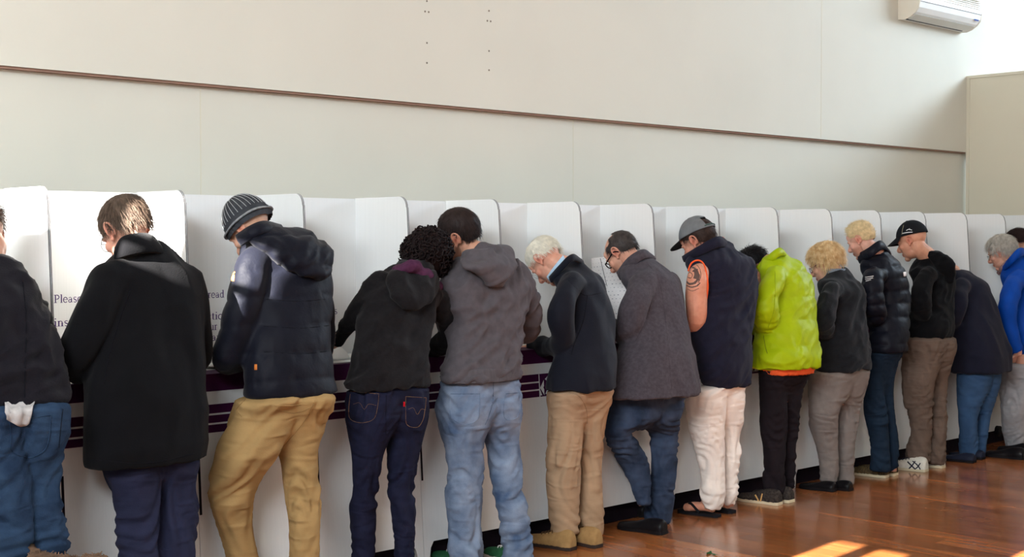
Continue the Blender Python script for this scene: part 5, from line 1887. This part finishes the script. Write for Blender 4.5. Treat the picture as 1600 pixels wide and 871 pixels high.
# ---- 11: blond man in navy puffer
M_J11 = mat('navy puffer nylon', (16, 18, 28), 0.5, 0.12, 10, 0.2, 90, fold=(16, 16, 10), fold_d=0.008)
M_T11 = mat('dark blue denim', (25, 39, 55), 0.85, 0.15, 9, 0.3, 220, fold=(6, 6, 21), fold_d=0.02)
p11 = Person('blond man with short beard in a navy puffer jacket with white sleeve print', 8.15)
p11.trousers([(545, 1359, 1414), (570, 1357, 1402), (600, 1354, 1396), (618, 1353, 1394)],
             [(590, 1354, 1384), (612, 1352, 1383), (646, 1352, 1384), (678, 1358, 1387), (712, 1361, 1389), (736, 1360, 1390)],
             [(590, 1376, 1396), (638, 1378, 1396), (684, 1384, 1404), (712, 1386, 1404), (736, 1386, 1402)], M_T11, 0.45, 0.006, 39, hem=0.1, dx=0.07)
p11.torso('puffer_jacket', [(550, 1360, 1417, 4.94), (535, 1358, 1418, 4.94), (500, 1362, 1420, 4.96), (470, 1364, 1420, 4.99), (445, 1358, 1418, 5.01), (428, 1350, 1414, 5.03), (415, 1347, 1406, 5.05), (404, 1351, 1397, 5.06), (394, 1359, 1388, 5.07), (387, 1366, 1380, 5.08)], M_J11,
          [[(1362, 434, 4.94, .070), (1364, 465, 4.91, .074), (1368, 492, 4.94, .066), (1355, 502, 5.2, .052), (1345, 505, 5.34, .045)], [(1402, 435, 5.06, .06), (1400, 480, 5.12, .06), (1380, 502, 5.25, .05), (1360, 505, 5.36, .045)]],
          disp=[d_puffer(0.088, 0.012, 40, 0.03, 0.9)], k=0.8)
p11.body((1346, 376, 5.16, 8, 26, 0, 0.89), (1369, 396, 5.07), (232, 180, 158), beard=(0.6, 0.46, 0.36), stubble=0.6, red=0.06)
hair(p11.root, p11.fr, mat('pale blond hair', (206, 184, 142), 0.5, 0.18, 40), low_short(1.0, 1.68, 2.35), lambda t, p: 0.006 + 0.014 * max(0, math.cos(t)), 2200, 0.022, 'up', seed=11, fuzz=0.35, wd=0.0011)
collar_path([J(1344, 412, 5.16), J(1362, 402, 5.03), J(1380, 390, 4.99), J(1392, 399, 5.05)], [np.array((0, 0.03, 0.06)), np.array((0, 0.03, 0.06)), np.array((0, 0.025, 0.06)), np.array((0, 0.02, 0.04))], 0.0065, M_J11, p11.jk)
bv = bvh_of(p11.jk)
M_PRW = mat('white print', (226, 226, 228), 0.6, 0.03)
for i, (x0_, x1_, y_) in enumerate(((1352, 1365, 433.5), (1352, 1364, 436.5), (1353, 1361, 439.5))):
    seam(bv, [(x0_, y_), ((x0_ + x1_) / 2, y_ - 0.8), (x1_, y_ - 2)], 0.007, 'sleeve_print', M_PRW, p11.jk, 0.0015)
patch(bv, [(1411, 425), (1416, 424), (1417, 432), (1412, 433)], 'back_print', M_PRW, p11.jk, 0.004, 3)
M_SN11 = mat('brown striped canvas', (58, 48, 40), 0.8, 0.3, 30, 0.2, 120, color2=(120, 100, 66), stretch=(1, 6, 1))
p11.shoes(M_SN11, M_CREAM, heels=[(1387, 747), (1401, 744)], length=0.29, turn=(8, 4))

# ---- 12: black cap, black hoodie, brown cargo trousers
M_J12 = mat('black sweatshirt', (9, 9, 12), 0.95, 0.15, 20, 0.25, 170, sheen=0.03, fold=(9, 9, 5))
M_T12 = mat('brown cargo cotton', (100, 84, 74), 0.9, 0.09, 9, 0.3, 180, fold=(6, 6, 21), fold_d=0.02)
p12 = Person('man in a black baseball cap, black hoodie and brown cargo trousers', 8.70)
p12.trousers([(516, 1420, 1489), (540, 1415, 1492), (565, 1411, 1486), (585, 1411, 1480)],
             [(566, 1411, 1470), (597, 1411, 1460), (635, 1417, 1457), (669, 1424, 1457), (690, 1421, 1455), (704, 1417, 1453), (722, 1418, 1454)],
             [(566, 1452, 1484), (600, 1454, 1480), (635, 1454, 1479), (669, 1455, 1479), (712, 1451, 1476), (726, 1452, 1476)], M_T12, 0.45, 0.009, 43, hem=0.1, dx=0.07)
p12.torso('hoodie', [(526, 1419, 1488, 4.95), (510, 1420, 1488, 4.95), (480, 1430, 1488, 4.97), (455, 1432, 1488, 5.0), (437, 1428, 1489, 5.03), (424, 1424, 1489, 5.05), (413, 1430, 1486, 5.07), (403, 1437, 1478, 5.08), (394, 1447, 1466, 5.09)], M_J12,
          [[(1446, 434, 4.95, .064), (1438, 465, 4.91, .068), (1440, 492, 4.94, .060), (1425, 502, 5.2, .048), (1414, 505, 5.34, .04)], [(1478, 435, 5.06, .056), (1478, 478, 5.12, .055), (1455, 500, 5.25, .046), (1430, 505, 5.36, .04)]], disp=d_cotton(44, 0.005), k=0.78)
hv = [sil_rows(fill([(442, 1480, 1490), (430, 1472, 1491), (416, 1462, 1491), (404, 1453, 1484), (394, 1452, 1470)], 8.74, 4.8, 5.1), 2.0, e=2.0)]
garment('hood', hv, M_J12, p12.jk, 0.008, 3, d_cotton(45, 0.005))
p12.body((1425, 377, 5.16, 8, 22, 0, 0.97), (1450, 402, 5.08), (226, 166, 136), heavy=0.8, stubble=0.25, neck_r=0.062)
M_CAPB = mat('black cap cloth', (20, 22, 26), 0.8, 0.1, 30, 0.2, 150)
cp = cap(p12.root, p12.fr, M_CAPB, M_CAPB, 1.34, 1.72, 0.014, 0.082, False, 1.08)
bv = bvh_of(cp)
for pts, w_ in (([(1410, 365), (1418, 363.5), (1426, 363)], 0.008), ([(1416, 360.5), (1420, 358.5), (1425, 360)], 0.007), ([(1421, 357), (1421, 360)], 0.005)):
    seam(bv, pts, w_, 'cap_print', M_PRW, cp, 0.001)
seam(bv, [(1409, 367), (1410, 360), (1412, 352)], 0.003, 'cap_piping', mat('cream piping', (200, 190, 160), 0.7, 0.05), cp, 0.001)
M_SN12 = mat('silver white trainer', (208, 204, 192), 0.6, 0.08, 30)
M_SN12D = mat('dark trainer stripe', (44, 46, 60), 0.6, 0.05)
p12.shoes(M_SN12, mat('trainer sole', (200, 190, 160), 0.6, 0.08), heels=[(1449, 738), (1475, 732)], length=0.30, turn=(8, 4), h=0.098, laces=M_SN12D,
          stripesL=[([(1418, 722), (1424, 728), (1430, 734)], 0.012, M_SN12D), ([(1430, 721), (1425, 728), (1418, 735)], 0.012, M_SN12D), ([(1426, 721), (1434, 728), (1438, 734)], 0.010, M_SN12D), ([(1438, 724), (1434, 730), (1428, 735)], 0.010, M_SN12D)])

# ---- 13: bent person in navy coat
M_J13 = mat('navy soft coat', (25, 26, 40), 0.9, 0.1, 12, 0.3, 160, sheen=0.05, fold=(9, 9, 5))
M_T13 = mat('light blue denim b', (54, 80, 112), 0.85, 0.1, 9, 0.3, 220, fold=(6, 6, 21), fold_d=0.02)
p13 = Person('person bent far over the booth in a navy coat and light blue jeans, head hidden', 9.40)
p13.trousers([(566, 1502, 1560), (585, 1497, 1563), (605, 1497, 1560), (620, 1498, 1556)],
             [(600, 1496, 1536), (643, 1498, 1529), (684, 1499, 1528), (701, 1499, 1528), (716, 1501, 1528)],
             [(600, 1524, 1562), (646, 1526, 1549), (684, 1526, 1543), (712, 1524, 1539)], M_T13, 0.45, 0.005, 47, hem=0.1, dx=0.07)
p13.torso('coat', [(580, 1487, 1577, 4.93), (555, 1487, 1577, 4.94), (520, 1487, 1567, 4.97), (480, 1490, 1555, 5.02), (455, 1488, 1546, 5.06), (440, 1482, 1536, 5.09), (430, 1480, 1522, 5.12), (421, 1484, 1506, 5.14)], M_J13,
          [[(1500, 452, 5.02, .066), (1492, 485, 5.0, .066), (1484, 510, 5.1, .056), (1470, 514, 5.32, .044)], [(1535, 455, 5.1, .06), (1530, 495, 5.18, .056), (1500, 512, 5.36, .044)]], disp=d_wool(48, 0.006), k=0.8, hi=5.2)
p13.body((1462, 424, 5.38, 0, 55, 0, 0.95), (1488, 424, 5.22), (224, 172, 146))
hair(p13.root, p13.fr, mat('brown hair c', (82, 58, 42), 0.5, 0.2, 30), low_short(), lambda t, p: 0.014, 700, 0.03, seed=13)
p13.shoes(mat('dark blue shoe', (30, 34, 50), 0.5, 0.1), M_BLACKRUB, heels=[(1524, 724), (1538, 719)], length=0.27, turn=(8, 4), h=0.065)

# ---- 14: grey-haired man in blue jacket
M_J14 = mat('bright blue shell', (6, 66, 158), 0.55, 0.08, 10, 0.2, 90, fold=(9, 9, 5))
M_T14 = mat('pale grey cotton', (150, 148, 150), 0.88, 0.06, 10, 0.25, 180, fold=(6, 6, 21), fold_d=0.02)
p14 = Person('grey-haired man with glasses in a bright blue jacket at the right edge', 10.02)
p14.trousers([(555, 1570, 1645), (580, 1566, 1642), (605, 1564, 1636), (620, 1565, 1630)],
             [(595, 1564, 1612), (640, 1565, 1606), (669, 1567, 1604), (690, 1571, 1602), (704, 1573, 1602)],
             [(595, 1600, 1634), (640, 1602, 1626), (690, 1604, 1622), (702, 1604, 1622)], M_T14, 0.45, 0.006, 51, hem=0.1, dx=0.07)
p14.torso('jacket', [(564, 1578, 1652, 4.93), (540, 1577, 1652, 4.94), (505, 1575, 1648, 4.97), (470, 1574, 1644, 5.0), (445, 1570, 1640, 5.03), (430, 1568, 1636, 5.05), (416, 1574, 1628, 5.07), (402, 1583, 1620, 5.08), (391, 1594, 1610, 5.09)], M_J14,
          [[(1586, 438, 4.96, .070), (1574, 475, 4.96, .070), (1578, 512, 4.94, .060), (1590, 550, 4.90, .045)], [(1630, 440, 5.06, .06), (1630, 490, 5.12, .056), (1600, 515, 5.3, .045)]], disp=d_wool(52, 0.006), k=0.8)
p14.body((1565, 395, 5.21, 8, 24, 0, 0.96), (1592, 412, 5.1), (228, 172, 148), heavy=0.4)
hair(p14.root, p14.fr, mat('grey hair', (176, 170, 160), 0.5, 0.22, 40), low_short(0.95, 1.75, 2.4), lambda t, p: 0.017, 2000, 0.04, seed=14, fuzz=0.14, lump=0.4)
glasses(p14.root, p14.fr, M_FRAMEBLK, thick=0.0011)
collar_path([J(1568, 426, 5.18), J(1580, 414, 5.06), J(1596, 400, 5.0), J(1612, 402, 5.04)], [np.array((0, 0.02, 0.03)), np.array((0, 0.02, 0.05)), np.array((0, 0.02, 0.06)), np.array((0, 0.02, 0.05))], 0.0065, M_J14, p14.jk)
collar_path([J(1562, 430, 5.24), J(1570, 420, 5.16), J(1580, 408, 5.12)], [np.array((-0.01, 0.02, 0.02)), np.array((-0.01, 0.02, 0.03)), np.array((-0.005, 0.02, 0.03))], 0.006, mat('checked shirt', (150, 120, 120), 0.8, 0.4, 60), p14.root, 'shirt_collar')
p14.shoes(M_BLACKLEATHER, M_BLACKRUB, heels=[(1602, 719), (1618, 712)], length=0.29, turn=(8, 4), h=0.085)

# ---- 15: next voter, only the tied-back dark hair shows
p15 = Person('person with tied-back dark hair mostly hidden behind the man in the blue jacket', 10.62)
M_J15 = mat('brown jacket', (66, 50, 46), 0.9, 0.1, 10)
p15.trousers([(545, 1625, 1690), (570, 1622, 1690), (600, 1622, 1684)], [(590, 1622, 1660), (640, 1624, 1658), (690, 1626, 1656)], [(590, 1650, 1684), (640, 1652, 1682), (690, 1654, 1680)], M_T9, 0.45, 0.005, 55, dx=0.07, floor=0.05)
p15.torso('jacket', [(550, 1624, 1692, 4.94), (500, 1622, 1690, 4.97), (450, 1618, 1684, 5.02), (425, 1620, 1676, 5.05), (405, 1628, 1660, 5.08), (396, 1634, 1650, 5.09)], M_J15,
          [[(1635, 430, 5.06, .058), (1628, 475, 5.08, .056), (1610, 500, 5.25, .046), (1600, 502, 5.36, .04)], [(1675, 435, 5.06, .056), (1670, 480, 5.12, .05), (1640, 500, 5.3, .042)]], disp=d_cotton(56, 0.005), k=0.8)
p15.body((1590, 384, 5.26, 6, 30, 0, 0.95), (1628, 402, 5.12), (218, 168, 142), neck_r=0.048)
hair(p15.root, p15.fr, mat('dark tied hair', (44, 28, 26), 0.35, 0.25, 40), low_short(0.9, 1.6, 2.0), lambda t, p: 0.012, 1500, 0.05, seed=15, fuzz=0.08, flow='back')
v_, f_ = tube([to_world(p15.fr, (0, -0.105, 0.07)), to_world(p15.fr, (0, -0.14, 0.07)), to_world(p15.fr, (0, -0.16, 0.03)), to_world(p15.fr, (0, -0.155, -0.04))], [0.02, 0.03, 0.028, 0.012], n=14)
me = remeshed([(v_, f_)], 0.006, 1)
displace(me, d_wool(57, 0.005))
link('ponytail', me, mat('dark tied hair', (44, 28, 26)), p15.root)
p15.shoes(M_BLACKLEATHER, M_BLACKRUB)

# ------------------------------------------------------------------ things on the worktops and the floor
def sheet(name, label, cat, c, yaw, w_, l_, m_, group=None, curl=0.0, z=ZWT + 0.0012, pages=1, tilt=0.0):
    """a sheet (or a small stack) of paper lying on a worktop, slightly curled"""
    V, F = [], []
    n = 10
    for i in range(n + 1):
        for j in range(n + 1):
            u, v = i / n - 0.5, j / n - 0.5
            x_, y_ = u * w_, v * l_
            zz = curl * (max(0, abs(u) - 0.1) ** 2) * 2 + tilt * (v + 0.5) * l_
            V.append((c[0] + x_ * math.cos(yaw) - y_ * math.sin(yaw), c[1] + x_ * math.sin(yaw) + y_ * math.cos(yaw), z + zz))
    for i in range(n):
        for j in range(n):
            F.append((i * (n + 1) + j, (i + 1) * (n + 1) + j, (i + 1) * (n + 1) + j + 1, i * (n + 1) + j + 1))
    o = link(name, mesh_from(V, F, name), m_)
    o.modifiers.new('thickness', 'SOLIDIFY').thickness = 0.0006 * pages
    o.modifiers['thickness'].offset = 1
    tag(o, label, cat, group)
    return o


GP = 'papers on the worktops'
for (px_, py_, yaw, w_, l_, curl, lab) in (
        (118, 600, 0.1, 0.20, 0.29, 0.0, 'white sheet on the worktop beside the black coat'),
        (378, 578, 0.2, 0.20, 0.28, 0.05, 'white sheet on the worktop by the beanie man\'s sleeve'),
        (690, 556, -0.2, 0.20, 0.26, 0.02, 'white sheet on the worktop between the curly-haired woman and the grey hoodie')):
    c = JZ(px_, py_, ZWT)
    c[1] = max(c[1], YT + 0.10)
    sheet('paper_sheet', lab, 'paper', c, yaw, w_, l_, M_PAPER, GP, curl)
c = JZ(546, 571, ZWT)
c[1] = 5.42
sheet('paper_sheet', 'flat white sheet under the folded ballot by the curly-haired woman', 'paper', (c[0], c[1] - 0.02, 0), 0.05, 0.34, 0.26, M_PAPER, GP, 0, pages=3)
# folded ballot paper, rising like an open leaflet
mb = MB()
x0_, y0_ = c[0] - 0.13, 5.36
prof_ = [(0.0, 0.006), (0.06, 0.05), (0.14, 0.058), (0.2, 0.012)]
R = resample([(a, b, 0) for a, b in prof_], 14)
V, F = [], []
for i, (a, b, _) in enumerate(R):
    V += [(x0_, y0_ + a, ZWT + b), (x0_ + 0.30, y0_ + a + 0.01, ZWT + b)]
for i in range(13):
    F.append((2 * i, 2 * i + 1, 2 * i + 3, 2 * i + 2))
o = link('folded_ballot', mesh_from(V, F, 'ballot'), M_PAPER)
o.modifiers.new('thickness', 'SOLIDIFY').thickness = 0.0012
tag(o, 'folded white ballot arched on the worktop by the curly-haired woman\'s hand', 'paper', GP)


# large ballot sheet stood up in front of the balding man, printed with rows of squares
def ballot_mat():
    m, nt, b = nodes_of('printed ballot')
    N, L = nt.nodes, nt.links
    tc = N.new('ShaderNodeTexCoord')
    br = N.new('ShaderNodeTexBrick')
    br.inputs['Scale'].default_value = 1.0
    br.inputs['Color1'].default_value = (0.80, 0.81, 0.82, 1)
    br.inputs['Color2'].default_value = (0.25, 0.27, 0.34, 1)
    br.inputs['Mortar'].default_value = (0.84, 0.85, 0.86, 1)
    br.inputs['Mortar Size'].default_value = 0.011
    br.inputs['Brick Width'].default_value = 0.032
    br.inputs['Row Height'].default_value = 0.026
    L.new(tc.outputs['UV'], br.inputs['Vector'])
    L.new(br.outputs['Color'], b.inputs['Base Color'])
    b.inputs['Roughness'].default_value = 0.7
    return m


pA, pB, pC, pD = J(924, 404, 5.62), J(985, 398, 5.45), J(985, 535, 5.42), J(926, 535, 5.60)
V = []
n = 8
for i in range(n + 1):
    for j in range(n + 1):
        u, v = i / n, j / n
        V.append((pA * (1 - u) + pB * u) * (1 - v) + (pD * (1 - u) + pC * u) * v + np.array((0, 0.02 * math.sin(u * 3.1), 0)))
F = [(i * (n + 1) + j, (i + 1) * (n + 1) + j, (i + 1) * (n + 1) + j + 1, i * (n + 1) + j + 1) for i in range(n) for j in range(n)]
me = mesh_from(V, F, 'ballot')
uv = me.uv_layers.new(name='UVMap')
idx = np.empty(len(me.loops), int)
me.loops.foreach_get('vertex_index', idx)
uvs = np.array([((k_ // (n + 1)) / n * 0.35, (k_ % (n + 1)) / n * 0.6) for k_ in idx])
uv.data.foreach_set('uv', uvs.ravel())
o = link('ballot_sheet', me, ballot_mat())
o.modifiers.new('thickness', 'SOLIDIFY').thickness = 0.0008
tag(o, 'large printed ballot sheet held up before the balding man in the wool coat', 'ballot paper')
v_, f_ = tube([J(938, 404, 5.575), J(944, 430, 5.56), J(951, 458, 5.55), J(957, 482, 5.54)], [0.0016] * 4, n=6)
link('fold_line', mesh_from(v_, f_, 'fold'), mat('dark crease', (70, 70, 76), 0.8, 0.1), o)

# green leaf scraps on the floor
M_LEAF = mat('leaf green', (40, 84, 40), 0.6, 0.2, 30)
for (px_, py_, a, s, lab) in ((1108, 866, 0.4, 0.035, 'small torn green leaf lying on the wooden floor'), (1116, 868, 1.6, 0.022, 'tiny green leaf scrap next to the larger torn leaf')):
    c = JZ(px_, py_, 0)
    V = [(c[0] + s * math.cos(a) * u - s * 0.4 * w_ * math.sin(a), c[1] + s * math.sin(a) * u + s * 0.4 * w_ * math.cos(a), 0.002 + 0.006 * u * u) for u, w_ in ((-1, 0), (-0.5, 0.7), (0.1, 1), (0.7, 0.5), (1, 0), (0.6, -0.6), (0, -0.9), (-0.6, -0.6))]
    mb = MB().prism(V, (0, 0, 0.001))
    tag(mb.build('leaf', M_LEAF), lab, 'leaf')

# small shaggy dog at the feet of the first voters, only its back shows at the lower edge
M_DOG = mat('shaggy brown fur', (100, 78, 62), 0.9, 0.3, 30, 0.5, 90)
dg_ = thing('dog', 'small shaggy brown dog by the first voter\'s feet at the bottom edge', 'dog', (float(J(88, 863, 4.60)[0]), 4.60, 0))
dc = J(88, 863, 4.60)
bx_, by_, bz = dc[0], dc[1], dc[2] + 0.008


def dp(x_, y_, z_):
    return (bx_ + y_, by_ - x_, z_)


parts = [tube([dp(-0.16, 0, bz - 0.10), dp(-0.05, 0, bz - 0.10), dp(0.08, 0, bz - 0.095), dp(0.17, 0, bz - 0.09)], [0.07, 0.075, 0.085, 0.07], n=16),
         tube([dp(0.15, 0, bz - 0.09), dp(0.22, 0, bz - 0.04), dp(0.25, 0, bz - 0.02)], [0.06, 0.05, 0.05], n=12), ellipsoid(dp(0.27, 0, bz - 0.02), (0.06, 0.05, 0.05)),
         tube([dp(0.29, 0, bz - 0.03), dp(0.34, 0, bz - 0.045)], [0.032, 0.024], n=10), tube([dp(-0.16, 0, bz - 0.07), dp(-0.22, 0, bz - 0.03), dp(-0.25, 0, bz - 0.05)], [0.025, 0.02, 0.01], n=8)]
for sy in (-0.045, 0.045):
    parts.append(tube([dp(0.13, sy, bz - 0.1), dp(0.12, sy, (bz - 0.1) / 2), dp(0.13, sy, 0.03), dp(0.15, sy, 0.018)], [0.045, 0.028, 0.022, 0.024], n=10))
    parts.append(tube([dp(-0.13, sy, bz - 0.1), dp(-0.09, sy, (bz - 0.1) * 0.62), dp(-0.15, sy, (bz - 0.1) * 0.36), dp(-0.14, sy, 0.03), dp(-0.11, sy, 0.018)], [0.055, 0.038, 0.024, 0.022, 0.024], n=10))
    parts.append(tube([dp(0.26, sy * 0.9, bz + 0.015), dp(0.25, sy * 1.3, bz - 0.02), dp(0.25, sy * 1.35, bz - 0.05)], [0.018, 0.02, 0.01], n=8))
me = remeshed(parts, 0.009, 2)
displace(me, lambda P, N: 0.006 * noise(P * 60, 3))
db = link('dog_body', me, M_DOG, dg_)
P_, N_ = coords(me), normals(me)
rng = np.random.default_rng(2)
mb = MB()
for i in rng.integers(0, len(P_), 2600):
    p, nn = P_[i], N_[i]
    if p[2] < 0.06:
        continue
    g = nn * 0.5 + np.array((0, 0.6, -0.5)) + rng.normal(size=3) * 0.3
    g /= np.linalg.norm(g)
    sd = np.cross(g, nn)
    sd /= np.linalg.norm(sd) + 1e-9
    L_ = rng.uniform(0.01, 0.022)
    mb.add([p + sd * 0.002, p - sd * 0.002, p + g * L_ * 0.6 + nn * 0.004 - sd * 0.0015, p + g * L_ * 0.6 + nn * 0.004 + sd * 0.0015, p + g * L_], [(0, 1, 2, 3), (3, 2, 4)])
fu = link('fur', mesh_from(mb.v, mb.f, 'fur'), M_DOG, dg_)
fu['kind'] = 'stuff'

# round black rubber stop on the last booth front in view
kc = J(1559, 674, 5.150)
t_ = np.linspace(0, 2 * math.pi, 24, endpoint=False)
mb = MB().prism([(kc[0] + 0.042 * math.cos(a), kc[1] + 0.012, kc[2] + 0.042 * math.sin(a)) for a in t_], (0, -0.03, 0))
mb.prism([(kc[0] + 0.034 * math.cos(a), kc[1] - 0.018, kc[2] + 0.034 * math.sin(a)) for a in t_], (0, -0.006, 0))
tag(mb.build('round_stop', M_BLACKRUB, None, False), 'small round black knob low on the booth beside the blue jacket man\'s leg', 'knob')
